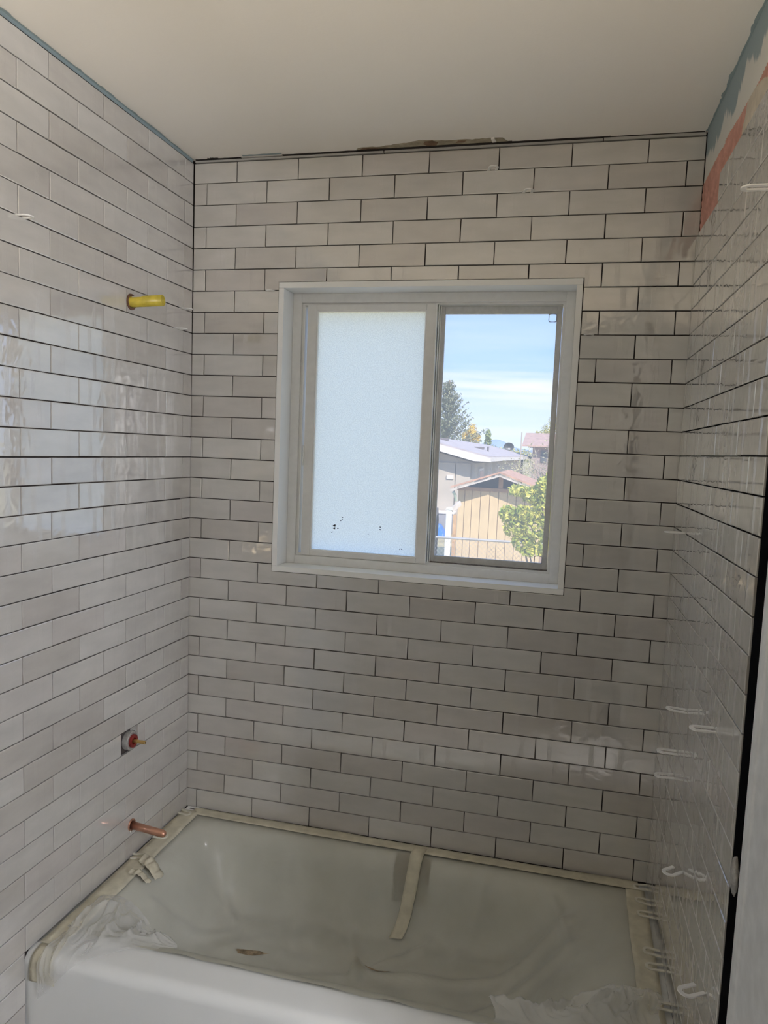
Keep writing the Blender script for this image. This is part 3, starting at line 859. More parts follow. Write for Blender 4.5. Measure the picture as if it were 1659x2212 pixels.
# masking tape strips, each its own thing
def tape(name, label, pts, w, lift=.0035, n=60, side=None, surf=sheet_z, wv=4, curl=0.002):
    b = MB(); drape(b, pts, w, lift, surf, n, wv, side, curl)
    return props(solid(b.build('masking_tape', M_tape, None, True), .0004), label, 'tape')
flat = lambda x, y: max(sheet_z(min(max(x, .036), 1.486), min(y, -.013)), RIM + .001)
tape('back', 'long cream masking tape along the tub ledge under the window wall', [(0.05, -0.027), (0.4, -0.029), (0.8, -0.031), (1.2, -0.030), (1.49, -0.028)], .044, n=140, surf=flat)
tape('left', 'dirty cream masking tape along the left tub ledge', [(0.045, -0.03), (0.047, -0.3), (0.048, -0.55), (0.047, -0.735)], .062, n=90, surf=flat)
tape('right', 'cream masking tape along the right tub ledge under the shims', [(1.478, -0.05), (1.475, -0.3), (1.474, -0.66)], .055, n=80, surf=flat)
tape('mid', 'cream tape strip hanging down the tub back beside the label', [(0.838, -0.030), (0.830, -0.085), (0.815, -0.130), (0.800, -0.185)], .040, lift=.006, n=40, side=(1, 0.05, 0), curl=.004)
tape('l1', 'short torn tape strip curling down the left tub wall', [(0.055, -0.345), (0.095, -0.365), (0.135, -0.385)], .042, lift=.012, n=24, side=(0.1, 1, 0), curl=.012)
tape('l2', 'narrow torn tape scrap below the curled strip at left', [(0.060, -0.415), (0.095, -0.415), (0.125, -0.425)], .022, lift=.010, n=20, side=(0.2, 1, 0), curl=.012)
b = MB()
def wrap(a, c):
    x_ = 0.016 + (.058 + .012 * vnoise(c * 8, 0, 8)) * a
    s_ = c * .115
    if s_ < .03: return (x_, -.715 - s_, RIM + .0042)
    s2 = s_ - .03; r = .031
    if s2 < r * math.pi / 2:
        t_ = s2 / r; return (x_, -.742 - r * math.sin(t_), RIM + .0035 - r * (1 - math.cos(t_)))
    return (x_, -.7735, RIM + .0035 - r - (s2 - r * math.pi / 2))
b.grid(6, 30, wrap)
props(solid(b.build('masking_tape', M_tape, None, True), .0004), 'cream tape wrapped over the left front tub corner', 'tape')

# ------------------------------------------------------------------ horseshoe shims
def horseshoe(width=.029, length=.046, leg=.0072, th=.0026):
    ro = width / 2; ri = ro - leg
    outer = []; inner = []
    k = 12
    cy = length - ro
    out = [(-ro, 0)] + [(-ro * math.cos(math.pi * i / k), cy + ro * math.sin(math.pi * i / k)) for i in range(k + 1)] + [(ro, 0)]
    inn = [(-ri, 0)] + [(-ri * math.cos(math.pi * i / k), cy + ri * math.sin(math.pi * i / k)) for i in range(k + 1)] + [(ri, 0)]
    n = len(out); v = []; f = []
    for z in (-th / 2, th / 2):
        v += [(a, c, z) for a, c in out] + [(a, c, z) for a, c in inn]
    for i in range(n - 1):
        f += [(i, i + 1, n + i + 1, n + i)]
        f += [(2 * n + i, 3 * n + i, 3 * n + i + 1, 2 * n + i + 1)]
        f += [(i, 2 * n + i, 2 * n + i + 1, i + 1), (n + i, n + i + 1, 3 * n + i + 1, 3 * n + i)]
    f += [(0, n, 3 * n, 2 * n), (n - 1, 3 * n - 1, 4 * n - 1, 2 * n - 1)]
    return v, f
HV, HF = horseshoe()
ME_SH = rawmesh('horseshoe_shim', HV, HF, M_shim)
ME_SHD = rawmesh('horseshoe_shim', HV, HF, M_shimd)
def shim(pos, out, me, label, group, roll=0.0, sink=.008, tip=0.0, scale=1.0):
    """out = direction the closed end points to; tip = droop angle"""
    out = Vector(out).normalized()
    z = Vector((0, 0, 1)); xax = out.cross(z).normalized()
    R_ = Matrix((xax, out, z)).transposed().to_4x4()
    o = bpy.data.objects.new('horseshoe_shim', me); COL.objects.link(o)
    o.matrix_world = Matrix.Translation(Vector(pos) - out * sink) @ Matrix.Rotation(roll, 4, 'Z') @ R_ @ Matrix.Rotation(tip, 4, 'X') @ Matrix.Scale(scale, 4)
    return props(o, label, 'shim', group)
jz = lambda j: H0 - j * q
gR = 'horseshoe shims in the right wall joints'
for (y, j, lab, roll, tip) in ((-0.764, 5, 'white horseshoe shim high on the right wall near the red band', 0, 0), (-0.165, 15, 'thin white shim seen edge on, in the right wall joint nearest the corner', 0, 0),
        (-0.40, 21, 'upper left of the two white shims above the lower right wall, curling outward', .15, .1), (-0.70, 20, 'large bright horseshoe shim in the right wall level with the valve hole', .05, 0),
        (-0.32, 23, 'upper of two dull horseshoe shims stacked low on the right wall', 0, 0), (-0.307, 24, 'lower of two dull horseshoe shims stacked low on the right wall', 0, -.05),
        (-0.505, 26, 'single white horseshoe shim tilted above the tub on the right wall', .85, .10), (-0.80, 27, 'lowest and nearest white horseshoe shim on the right wall', .65, .10)):
    shim(FR(-y, jz(j), 0.012 * (roll > .3)), (-1, 0, 0), ME_SH, lab, gR, roll, .004, tip, 1.1)
gB = 'horseshoe shims in the window wall joints'
for (x_, j, lab, roll, sink) in ((0.945, 0, 'faint white shim at the first joint below the ceiling crack', .25, .012), (1.048, 1, 'faint white shim at the second joint right of the window top', .25, .014),
        (1.247, 7, 'white shim seen edge on, right of the window frame', .0, .030), (0.268, 5, 'small white shim chip at the upper left window corner', 0, .036)):
    shim((x_, 0, jz(j)), (0, -1, 0), ME_SH, lab, gB, roll, sink)
gL = 'horseshoe shims in the left wall joints'
for (y, j, lab) in ((-0.762, 5, 'pale horseshoe shim at the left photo edge above the glossy tiles'), (-0.056, 6, 'upper white shim in the corner right of the yellow pipe'), (-0.088, 7, 'lower white shim in the corner right of the yellow pipe')):
    shim(FL(y, jz(j), 0), (1, 0, 0), ME_SH, lab, gL, 0, .016)
gT = 'dusty shims on the tub ledge'
labs = ['dusty shim in the far right tub corner', 'second dusty shim from the far right tub corner', 'third dusty shim along the right ledge, lying flat', 'fourth dusty shim along the right tub ledge', 'fifth dusty shim along the right ledge, broad and round', 'nearest dusty shim on the right tub ledge by the clear plastic']
for (y, lab, roll) in zip((-0.030, -0.108, -0.165, -0.327, -0.38, -0.515), labs, (0.2, -.15, .05, -.1, .1, .0)):
    zz = flat(1.475, y) + .0062
    shim((1.515, y, zz), (-1, 0, 0), ME_SHD, lab, gT, roll, .004)
for (x_, y, out, lab, roll) in ((0.012, -0.048, (1, 0, 0), 'flat dusty shim in the far left tub corner', -.2), (0.014, -0.210, (1, 0, 0), 'dusty shim on the ledge under the copper pipe', .1), (0.014, -0.335, (1, 0, 0), 'dusty shim under torn tape on the left ledge', .2)):
    shim((x_, y, flat(.04, y) + .0062), out, ME_SHD, lab, gT, roll, .002)
# flat stacked plate shim with square slot in the far corner
b = MB(); ring_y = -0.017
pl = MB()
for (x0, x1, y0, y1) in ((.018, .066, -.031, -.022), (.018, .066, -.012, -.004), (.018, .030, -.022, -.012), (.052, .066, -.022, -.012)):
    pl.box(x0, x1, y0, y1, RIM + .0075, RIM + .0105)
props(pl.build('plate_shim', M_shim), 'white slotted plate shim tucked in the far left tub corner', 'shim')

# ------------------------------------------------------------------ pipes on the left wall
def disc_ring(b, c, r0, r1, n0, n1, seg=20):
    v = []; f = []
    for (r, n) in ((r1, n0), (r1, n1), (r0, n1), (r0, n0)):
        for k in range(seg):
            a = 2 * math.pi * k / seg
            v.append(FL(c[0] + r * math.cos(a), c[1] + r * math.sin(a), n))
    for i in range(3):
        for k in range(seg):
            k2 = (k + 1) % seg
            f.append((i * seg + k, i * seg + k2, (i + 1) * seg + k2, (i + 1) * seg + k))
    b.add(v, f)
def disc(b, c, r, n, seg=20):
    b.add([FL(c[0] + r * math.cos(2 * math.pi * k / seg), c[1] + r * math.sin(2 * math.pi * k / seg), n) for k in range(seg)], [tuple(range(seg))])
# yellow stub
c = (-0.342, 1.9985)
yp = empty('yellow_pipe', tuple(FL(c[0], c[1], 0)), 'yellow plastic pipe stub sticking out of the left wall', 'pipe')
b = MB(); disc(b, c, 0.0225, 0.0006); b.build('wall_hole', M_hole, yp)
b = MB(); disc_ring(b, c, 0.0165, 0.0222, 0.0004, 0.0030); b.build('rust_ring', M_rust, yp)
def hollow(b, p0, p1, ro, ri, seg=24):
    p0 = Vector(p0); p1 = Vector(p1); d = (p1 - p0).normalized(); r = d.cross(Vector((0, 0, 1))).normalized(); u = r.cross(d)
    v = []; f = []
    for (pt, rad) in ((p0, ro), (p1, ro), (p1, ri), (p0, ri)):
        for k in range(seg):
            a = 2 * math.pi * k / seg; v.append(pt + r * rad * math.cos(a) + u * rad * math.sin(a))
    for i in range(3):
        for k in range(seg):
            k2 = (k + 1) % seg; f.append((i * seg + k, i * seg + k2, (i + 1) * seg + k2, (i + 1) * seg + k))
    b.add(v, f)
p0 = FL(c[0], c[1], -.004); p1 = Vector((0.092, -0.330, 2.0045))
b = MB(); hollow(b, p0, p1, .0150, .0125); b.build('pipe_tube', M_yellow, yp, True)
bevel(yp.children[-1], .0004, 1)
b = MB()
dv = (p1 - p0).normalized(); rv = dv.cross(Vector((0, 0, 1))).normalized(); uv = rv.cross(dv)
def stick(a, c_, t0=.012, t1=.040, a0=.7, a1=2.1, rr=.0152):
    an = a0 + (a1 - a0) * c_
    return p0 + dv * (t0 + (t1 - t0) * a) + rv * rr * math.cos(an) + uv * rr * math.sin(an)
b.grid(4, 8, lambda a, c_: stick(a, c_)); b.build('sticker', mat('pale_sticker', (.62, .60, .55), .5), yp, True)
b = MB()
for (s0, s1) in ((.014, .0195), (.0205, .0235), (.0245, .029), (.030, .0325), (.0335, .037)):
    b.grid(2, 4, lambda a, c_: stick(a, c_, s0, s1, 1.55, 1.95, .01535))
b.build('red_print', mat('red_ink', (.30, .02, .02), .5), yp, True)
# copper stub
c = (-0.331, 0.467)
cp = empty('copper_pipe', tuple(FL(c[0], c[1], 0)), 'capped copper pipe stub low on the left wall above the tub', 'pipe')
b = MB(); disc(b, c, .0165, .0006); b.build('wall_hole', M_hole, cp)
b = MB(); disc_ring(b, c, .0118, .0180, .0004, .0035); b.build('escutcheon', M_copper, cp, True)
p0 = FL(c[0], c[1], -.003); p1 = Vector((0.121, -.328, .4535)); d = (p1 - p0)
pts = [p0, p0 + d * .9] + [p0 + d * .9 + d * (.1 * math.sin(a)) for a in (0.5, .9, 1.25, 1.5)]
b = MB(); b.tube(pts, [.0112, .0112, .0112 * math.cos(.45), .0112 * math.cos(.8), .0112 * math.cos(1.15), .002], 20); b.build('pipe_tube', M_copper, cp, True)
b = MB(); b.tube([FL(c[0] - .009, c[1] - .011, .002), FL(c[0] - .011, c[1] - .018, .003), FL(c[0] - .004, c[1] - .023, .003)], .0018, 6); b.build('mortar_smear', M_shim, cp, True)
# shower valve in the square cut-out
c = (-0.341, 0.7325)
vv = empty('shower_valve', tuple(FL(c[0], c[1], -.009)), 'rough-in shower valve with brass stem in the tile cut-out', 'valve')
b = MB()
b.prism([(-.381, .7005), (-.299, .7005), (-.299, .7645), (-.381, .7645)], lambda a, n, t: FL(a, n, t), -.0089, -.0080); b.build('cavity', M_hole, vv)
b = MB(); b.add([FL(a, n, -.0075) for a, n in ((-.327, .752), (-.304, .752), (-.302, .7635), (-.330, .7635))], [(0, 1, 2, 3)]); b.add([FL(a, n, -.0072) for a, n in ((-.309, .715), (-.300, .713), (-.300, .762), (-.308, .760))], [(0, 1, 2, 3)])
solid(b.build('mortar_smear', M_mortar, vv), .003)
b = MB(); disc_ring(b, c, .0195, .0275, -.009, .010, 26); disc(b, c, .0196, .004, 26); b.build('valve_body', M_zinc, vv, True)
bevel(vv.children[-1], .0012, 2)
b = MB(); disc_ring(b, c, .0105, .0192, .004, .015, 26); disc(b, c, .0106, .009, 20); b.build('seal_ring', M_red, vv)
bevel(vv.children[-1], .001, 2)
b = MB(); b.tube([FL(c[0], c[1], .004), FL(c[0], c[1], .026), FL(c[0], c[1], .0262), FL(c[0], c[1], .040), FL(c[0], c[1], .0402), FL(c[0], c[1], .052)], [.0062, .0062, .0050, .0050, .0056, .0050], 14); b.build('stem', M_brass, vv)
b = MB(); disc(b, c, .0022, .0522, 10); b.build('screw_hole', M_hole, vv)

# ------------------------------------------------------------------ unseen lamps added to brighten the alcove (both outside the frame)
def sphere(c, r, name, m, parent, us=16, vs=10):
    bm = bmesh.new(); bmesh.ops.create_uvsphere(bm, u_segments=us, v_segments=vs, radius=r)
    o = obj(name, [w.co + Vector(c) for w in bm.verts], [[x.index for x in fc.verts] for fc in bm.faces], m, parent, True); bm.free()
    return o
def lathe(b, c, prof, seg=28):
    v = []; f = []
    for (r, z) in prof:
        for k in range(seg):
            a = 2 * math.pi * k / seg; v.append((c[0] + r * math.cos(a), c[1] + r * math.sin(a), c[2] + z))
    for i in range(len(prof) - 1):
        for k in range(seg):
            k2 = (k + 1) % seg; f.append((i * seg + k, i * seg + k2, (i + 1) * seg + k2, (i + 1) * seg + k))
    b.add(v, f)
LX, LY = 0.62, -2.36
bl = empty('added_uplight', (LX, LY, 0), 'added unseen uplight with a metal bowl behind the camera, brightening the ceiling', 'lamp')  # added standing uplight, bounces warm light off the ceiling
b = MB(); lathe(b, (LX, LY, 0.80), [(0.0, 0.0), (.06, .004), (.11, .020), (.150, .060), (.170, .150), (.166, .150), (.146, .062), (.107, .024), (.058, .008), (0, .004)]); b.build('bowl', mat('cream_metal', (.7, .66, .58), .5), bl, True)
b = MB(); b.tube([(LX, LY, 0.02), (LX, LY, 0.802)], .012, 10); b.build('pole', M_zinc, bl, True)
b = MB(); lathe(b, (LX, LY, 0.0), [(.14, 0), (.14, .012), (.05, .022), (.012, .025)]); b.build('base', M_zinc, bl, True)
for k in range(3):
    a = 2 * math.pi * k / 3 + .4
    sphere((LX + .05 * math.cos(a), LY + .05 * math.sin(a), 0.838), .025, 'bulb', mat('added_warm_bulb', (1, 1, 1), .4, emit=((1.0, 0.83, 0.60), ADDED_UPLIGHT_STRENGTH)), bl)
# hallway behind the door opening in the right wall, with a sconce added to light the left wall
b = MB(); b.box(2.70, 2.80, -3.1, -0.2, 0, CEIL); b.box(1.75, 2.70, -0.3, -0.2, 0, CEIL); b.box(1.75, 2.70, -3.1, -3.0, 0, CEIL)
props(b.build('wall_hall', M_paint, origin=(0, 0, 0)), 'white hallway walls beyond the door opening', 'wall', kind='structure')
b = MB(); b.box(1.75, 2.80, -3.1, -0.2, -.06, 0); props(b.build('floor_hall', M_floor, origin=(0, 0, 0)), 'grey hallway floor beyond the door opening', 'floor', kind='structure')
b = MB(); b.box(1.75, 2.80, -3.1, -0.2, CEIL, CEIL + .08); props(b.build('ceiling_hall', M_ceil, origin=(0, 0, 0)), 'hallway ceiling beyond the door opening', 'ceiling', kind='structure')
hs = empty('added_hall_sconce', (2.69, -2.30, 1.72), 'added unseen three globe sconce in the hallway, brightening the left wall', 'lamp')
b = MB(); b.box(2.675, 2.6995, -2.55, -2.05, 1.68, 1.76); bevel(b.build('backplate', M_pvc, hs), .006, 2)
M_globe = mat('added_lit_globe', (1, 1, 1), .4, emit=((0.92, 0.93, 1.0), ADDED_SCONCE_STRENGTH))
for gy in (-2.48, -2.30, -2.12):
    b = MB(); b.tube([(2.68, gy, 1.72), (2.64, gy, 1.72)], .018, 14); b.build('socket', M_zinc, hs, True)
    sphere((2.585, gy, 1.72), .058, 'globe', M_globe, hs)

# ------------------------------------------------------------------ the yard outside
GZ = -0.95
b = MB(); b.box(-150, 150, 0.3, 900, GZ - .2, GZ)
props(b.build('ground', mat('dry_lawn', (0.42, 0.36, 0.20), 0.95, noise=(1.3, .3, 6)), origin=(0, 0, 0)), 'dry yellow lawn outside the window', 'ground', kind='structure')
def quads(name, cent, size, m, parent, seedv=0, up=0.35, aspect=1.0):
    cent = np.asarray(cent, float); n = len(cent)
    r = np.random.default_rng(seedv)
    nrm = r.normal(size=(n, 3)); nrm[:, 2] += up; nrm /= np.linalg.norm(nrm, axis=1)[:, None]
    t1 = np.cross(nrm, r.normal(size=(n, 3))); t1 /= np.linalg.norm(t1, axis=1)[:, None]
    t2 = np.cross(nrm, t1)
    s = (np.asarray(size) * r.uniform(.6, 1.3, n))[:, None]
    fold = nrm * s * .18
    V = np.stack([cent - t1 * s, cent - t2 * s * .55 * aspect + fold, cent + t1 * s, cent + t2 * s * .55 * aspect + fold], 1).reshape(-1, 3)
    F = [(4 * i, 4 * i + 1, 4 * i + 2, 4 * i + 3) for i in range(n)]
    return obj(name, V, F, m, parent)
def leafmat(name, c1, c2, rough=.5, trans=0.25):
    mt = bpy.data.materials.new(name); mt.use_nodes = True
    t = mt.node_tree; bs = t.nodes['Principled BSDF']
    g = N(t, 'ShaderNodeNewGeometry')
    rp = N(t, 'ShaderNodeValToRGB'); rp.color_ramp.elements[0].color = (*c1, 1); rp.color_ramp.elements[1].color = (*c2, 1)
    L(t, g.outputs['Random Per Island'], rp.inputs[0]); L(t, rp.outputs[0], bs.inputs['Base Color'])
    bs.inputs['Roughness'].default_value = rough
    tl = N(t, 'ShaderNodeBsdfTranslucent'); L(t, rp.outputs[0], tl.inputs['Color'])
    mxs = N(t, 'ShaderNodeMixShader'); mxs.inputs[0].default_value = trans
    L(t, bs.outputs[0], mxs.inputs[1]); L(t, tl.outputs[0], mxs.inputs[2]); L(t, mxs.outputs[0], t.nodes['Material Output'].inputs['Surface'])
    return mt
M_bark = mat('bark', (0.24, 0.18, 0.13), .9, noise=(10, .3))
M_twig = mat('pale_twig', (0.42, 0.36, 0.31), .9)
def blob(c, r, n, seedv, shell=.5):
    g = np.random.default_rng(seedv)
    d = g.normal(size=(n, 3)); d /= np.linalg.norm(d, axis=1)[:, None]
    rad = shell + (1 - shell) * g.random(n) ** .6
    return np.array(c) + d * rad[:, None] * np.array(r)

# shed
shed = empty('garden_shed', (-0.1, 13.6, GZ), 'small tan plank shed with a brown gable roof behind the wire fence', 'shed')
M_tan = mat('tan_board', (0.60, 0.46, 0.28), .8, noise=(5, .08))
M_trim = mat('weathered_white_trim', (0.52, 0.47, 0.43), .8, noise=(6, .15))
M_brn = mat('brown_wood', (0.40, 0.25, 0.15), .85, noise=(8, .2))
M_shroof = mat('red_brown_shingle', (0.46, 0.27, 0.19), .9, noise=(6, .2))
edges = [-0.93, -0.79, -0.64, -0.46, -0.27, -0.09, 0.09, 0.27, 0.45, 0.63, 0.80]
for a0, a1 in zip(edges[:-1], edges[1:]):
    b = MB(); b.box(a0 + .006, a1 - .006, 13.0, 13.03, GZ, 0.835); b.build('plank', M_tan, shed)
b = MB(); b.box(-0.93, 0.80, 13.02, 15.2, GZ, 0.83); b.build('wall', M_brn, shed)
b = MB(); b.box(-0.95, 0.82, 12.97, 13.03, 0.835, 0.905); b.build('beam', M_brn, shed)
b = MB(); b.prism([(-0.82, .905), (.69, .905), (-.065, 1.16)], lambda a, c, t: (a, t, c), 13.12, 13.14); b.build('gable_opening', M_hole, shed)
b = MB(); b.box(-0.105, -0.015, 13.0, 13.1, .90, 1.16); b.build('post', M_brn, shed)
for sgn in (-1, 1):
    apex = Vector((-0.06, 12.68, 1.225)); low = Vector((-0.06 + sgn * .99, 12.68, 0.885))
    b = MB(); b.beam(apex - Vector((0, 0, .05)), low - Vector((0, 0, .05)), .03, .095, up=(0, 1, 0)); bo = b.build('barge_board', M_trim, shed)
    b = MB(); pr = [(apex.x, apex.z), (low.x, low.z), (low.x, low.z + .035), (apex.x, apex.z + .035)]
    b.prism(pr, lambda a, c, t: (a, t, c), 12.67, 15.4); b.build('roof_slope', M_shroof, shed)
b = MB(); b.tube([(-1.0, 12.75, .80), (-.965, 12.8, .74), (-.955, 12.9, .62)], .03, 8); b.build('downspout', mat('pale_green_plastic', (.5, .62, .55), .5), shed)

# neighbour house
nh = empty('neighbour_house', (-4, 30, GZ), 'long tan house with grey shingle roof behind the shed', 'house')
M_hw = mat('tan_siding', (0.46, 0.41, 0.36), .85, noise=(2, .06))
M_hr = mat('grey_shingle', (0.42, 0.37, 0.38), .9, noise=(3, .15))
M_hf = mat('pale_fascia', (0.66, 0.62, 0.60), .7)
b = MB(); b.prism([(-6.5, GZ), (-1.5, GZ), (-1.5, 1.30), (-4.0, 1.92), (-6.5, 1.30)], lambda a, c, t: (a, t, c), 20.5, 47); b.build('wall', M_hw, nh)
for (x0, x1) in ((-3.60, -2.87), (-2.86, -2.10), (-2.09, -1.62)):
    b = MB(); b.box(x0 + .01, x1 - .01, 20.44, 20.5, GZ, 1.28); b.build('siding_panel', M_hw, nh)
b = MB(); b.box(-2.36, -2.14, 20.40, 20.46, .78, .90); b.build('vent_hood', M_hf, nh)
for sgn in (-1, 1):
    b = MB(); pr = [(-4.0, 2.16), (-4.0 + sgn * 2.98, 1.49), (-4.0 + sgn * 2.98, 1.53), (-4.0, 2.20)]
    b.prism(pr, lambda a, c, t: (a, t, c), 20.0, 47.4); b.build('roof_slope', M_hr, nh)
    b = MB(); b.prism([(-4.0, 2.16), (-4.0 + sgn * 2.55, 1.585), (-4.0 + sgn * 3.0, 1.485), (-4.0 + sgn * 3.03, 1.36), (-4.0 + sgn * 2.5, 1.37), (-4.0, 1.98)], lambda a, c, t: (a, t, c), 19.97, 20.06); b.build('fascia', M_hf, nh)
b = MB(); b.box(-1.06, -1.0, 20.1, 47.3, 1.37, 1.50); b.build('gutter', M_hf, nh)
for (y0, y1, m_) in ((21.3, 22.6, M_hf), (24.6, 25.4, M_hf), (27.5, 29.0, M_hf)):
    b = MB(); b.box(-1.5, -1.45, y0, y1, .3, 1.12); w_ = b.build('window', m_, nh)
    b = MB(); b.box(-1.46, -1.44, y0 + .12, y1 - .12, .40, 1.04); b.build('pane', mat('dark_glass', (.10, .11, .13), .15), w_)
for yv in (23.4, 23.9, 24.3, 26.2, 26.8):
    b = MB(); b.box(-1.42, -1.36, yv, yv + .08, GZ, 1.38); b.build('porch_post', M_hf, nh)
for (xv, yv) in ((-3.35, 25.5), (-2.2, 27.5)):
    zr = 2.2 - (xv + 4) * .2248
    b = MB(); b.box(xv - .18, xv + .18, yv - .2, yv + .2, zr - .02, zr + .07); b.build('roof_vent', mat('dark_vent', (.16, .14, .15), .7), nh)
b = MB(); b.tube([(-1.75, 26.5, 1.62), (-1.75, 26.5, 1.88)], .04, 8); b.build('vent_pipe', mat('dark_vent', (.1, .1, .1), .6), nh)

# far house
fh = empty('far_house', (0.9, 46, GZ), 'far brown roofed house at the right edge of the view', 'house')
b = MB(); b.box(-0.75, 4.5, 42.6, 49.0, GZ, 2.2); b.build('wall', mat('far_wall', (.36, .28, .27), .9), fh)
b = MB()
b.prism([(42.0, 2.12), (45.6, 2.95), (49.6, 2.12), (49.6, 2.20), (45.6, 3.03), (42.0, 2.20)], lambda a, c, t: (t, a, c), -1.35, 5.0); b.build('roof', mat('far_roof', (.44, .30, .26), .9, noise=(3, .15)), fh)
b = MB(); b.box(-.25, .10, 42.55, 42.6, 1.2, 1.9); b.build('window', mat('dark_glass', (.1, .11, .13), .15), fh)
b = MB(); b.tube([(-0.93, 34, GZ), (-0.93, 34, 2.71)], .028, 8); props(b.build('thin_pole', M_twig), 'thin bare pole left of the far brown roof', 'pole')
# dish
DX, DY, DZ = -2.87, 52.0, 2.175
sd = empty('satellite_dish', (DX, DY, GZ), 'dark satellite dish on a pole above the shed roof', 'satellite dish')
b = MB(); v = []; f = []; rings_, seg = 5, 24
for i in range(rings_ + 1):
    r_ = i / rings_
    for k in range(seg):
        a = 2 * math.pi * k / seg
        v.append((DX + .36 * r_ * math.cos(a), DY + .17 * (1 - r_ * r_) - .08 * r_ * math.sin(a), DZ + .277 * r_ * math.sin(a)))
for i in range(rings_):
    for k in range(seg):
        k2 = (k + 1) % seg; f.append((i * seg + k, i * seg + k2, (i + 1) * seg + k2, (i + 1) * seg + k))
b.add(v, f); solid(b.build('dish', mat('dark_dish', (.09, .09, .095), .5), sd, True), .012)
b = MB(); b.tube([(DX, DY + .2, GZ), (DX, DY + .2, DZ)], .04, 8); b.build('pole', M_twig, sd)
b = MB(); b.tube([(DX, DY + .06, DZ - .24), (DX + .07, DY - .6, DZ - .17)], .03, 6); b.box(DX, DX + .15, DY - .7, DY - .58, DZ - .22, DZ - .12); b.build('feed_arm', mat('pale_metal', (.6, .6, .6), .4), sd)

# chain link fence
cf = empty('wire_fence', (0, 9, GZ), 'chain link fence with a grey top rail in front of the shed', 'fence')
M_galv = mat('galvanised', (0.42, 0.41, 0.42), .5, metal=.3)
b = MB(); b.tube([(-3, 9, .285), (4, 9, .300)], .019, 8); b.build('top_rail', M_galv, cf)
for xp in (-2.6, 2.6):
    b = MB(); b.tube([(xp, 9, GZ), (xp, 9, .33)], .026, 8); b.build('fence_post', M_galv, cf)
b = MB(); hgt = .28 - GZ
for k in range(-14, 78):
    x_ = -2.6 + k * .07
    for sg in (1, -1):
        a = Vector((x_ if sg > 0 else x_ + hgt, 9 + .004 * sg, GZ)); c_ = Vector((a.x + sg * hgt, 9 + .004 * sg, .28))
        t0 = 0.0; t1 = 1.0
        for lim_ in (-2.6, 2.6):
            if abs(c_.x - a.x) > 1e-6:
                tt = (lim_ - a.x) / (c_.x - a.x)
                if (lim_ == -2.6) == (c_.x > a.x): t0 = max(t0, tt)
                else: t1 = min(t1, tt)
        if t1 - t0 > .02:
            b.beam(a.lerp(c_, t0), a.lerp(c_, t1), .0035, .0035, up=(0, 1, 0))
props(b.build('wire_mesh', M_galv, cf), kind='stuff')

# white vinyl fence end post and wooden post
wp = empty('vinyl_fence_post', (-0.87, 11.5, GZ), 'white vinyl fence post left of the shed', 'fence post')
b = MB(); b.box(-.925, -.825, 11.45, 11.55, GZ, .53); bevel(b.build('post', M_pvc, wp), .008, 1)
b = MB(); b.prism([(-.94, .53), (-.81, .53), (-.84, .575), (-.91, .575)], lambda a, c, t: (a, t, c), 11.44, 11.56); b.build('cap', M_pvc, wp)
wd = empty('wooden_post', (-.83, 12, GZ), 'weathered orange wooden post against the shed corner', 'post')
b = MB(); b.box(-.862, -.80, 11.96, 12.05, GZ, .40); b.build('post', mat('orange_wood', (.50, .31, .16), .85, noise=(14, .25)), wd)
b = MB(); b.beam((-.90, 12.0, .49), (-.76, 12.2, .62), .03, .10); b.build('rail', M_trim, wd)
# blue tarp bundle
tb = MB()
def tarp(a, c):
    x_ = -3.4 + 1.25 * a; y_ = 19.3 + .65 * c
    return (x_, y_, GZ + .36 * min(1, 6 * min(a, 1 - a, c, 1 - c)) + .04 * vnoise(a * 7, c * 7, 5))
tb.grid(28, 18, tarp)
props(tb.build('blue_tarp_bundle', mat('blue_tarp', (.03, .17, .60), .4), None, False), 'bright blue tarp covered bundle left of the shed', 'tarp')
ut = empty('storage_bin', (-2.45, 20.2, GZ), 'grey storage bin with a pale lid behind the blue tarp', 'storage bin')
b = MB(); b.prism([(-2.85, GZ), (-2.10, GZ), (-2.05, -.29), (-2.90, -.29)], lambda a, c, t: (a, t, c), 20.02, 20.40); bevel(b.build('body', mat('grey_box', (.30, .29, .31), .6), ut), .02, 2)
b = MB(); b.box(-2.94, -2.01, 19.99, 20.42, -.29, -.215); bevel(b.build('lid', M_hf, ut), .015, 2)
b = MB(); b.tube([(-1.56, 14, GZ), (-1.55, 14, .1), (-1.54, 14, .36)], [.07, .07, .04], 10); props(b.build('dark_post', mat('dark_metal', (.08, .08, .09), .6), None, True), 'dark round post at the left edge of the yard view', 'post')

# lilac bush
bush = empty('lilac_bush', (0.95, 7.6, GZ), 'sunlit yellow green leafy bush right of the shed', 'bush')
cl = [((.93, 7.6, 1.18), (.10, .14, .17), 240), ((.80, 7.6, 1.10), (.14, .14, .12), 240), ((.62, 7.55, 1.15), (.12, .12, .08), 150), ((.95, 7.6, .90), (.17, .16, .17), 330), ((.70, 7.5, .84), (.15, .14, .12), 300), ((.52, 7.5, .84), (.13, .13, .11), 230),
      ((.60, 7.5, .66), (.14, .14, .12), 240), ((.85, 7.55, .66), (.20, .18, .17), 380), ((.72, 7.5, .48), (.14, .14, .13), 240), ((.95, 7.6, .45), (.15, .15, .15), 240), ((.80, 7.5, .36), (.12, .12, .07), 110), ((1.25, 7.8, .8), (.28, .3, .5), 600), ((1.05, 7.8, 1.3), (.10, .12, .18), 110)]
C_ = np.concatenate([blob(c, r, n, 100 + i) for i, (c, r, n) in enumerate(cl)])
props(quads('foliage', C_, .036, leafmat('lilac_leaf', (.26, .36, .07), (.78, .70, .14)), bush, 1), kind='stuff')
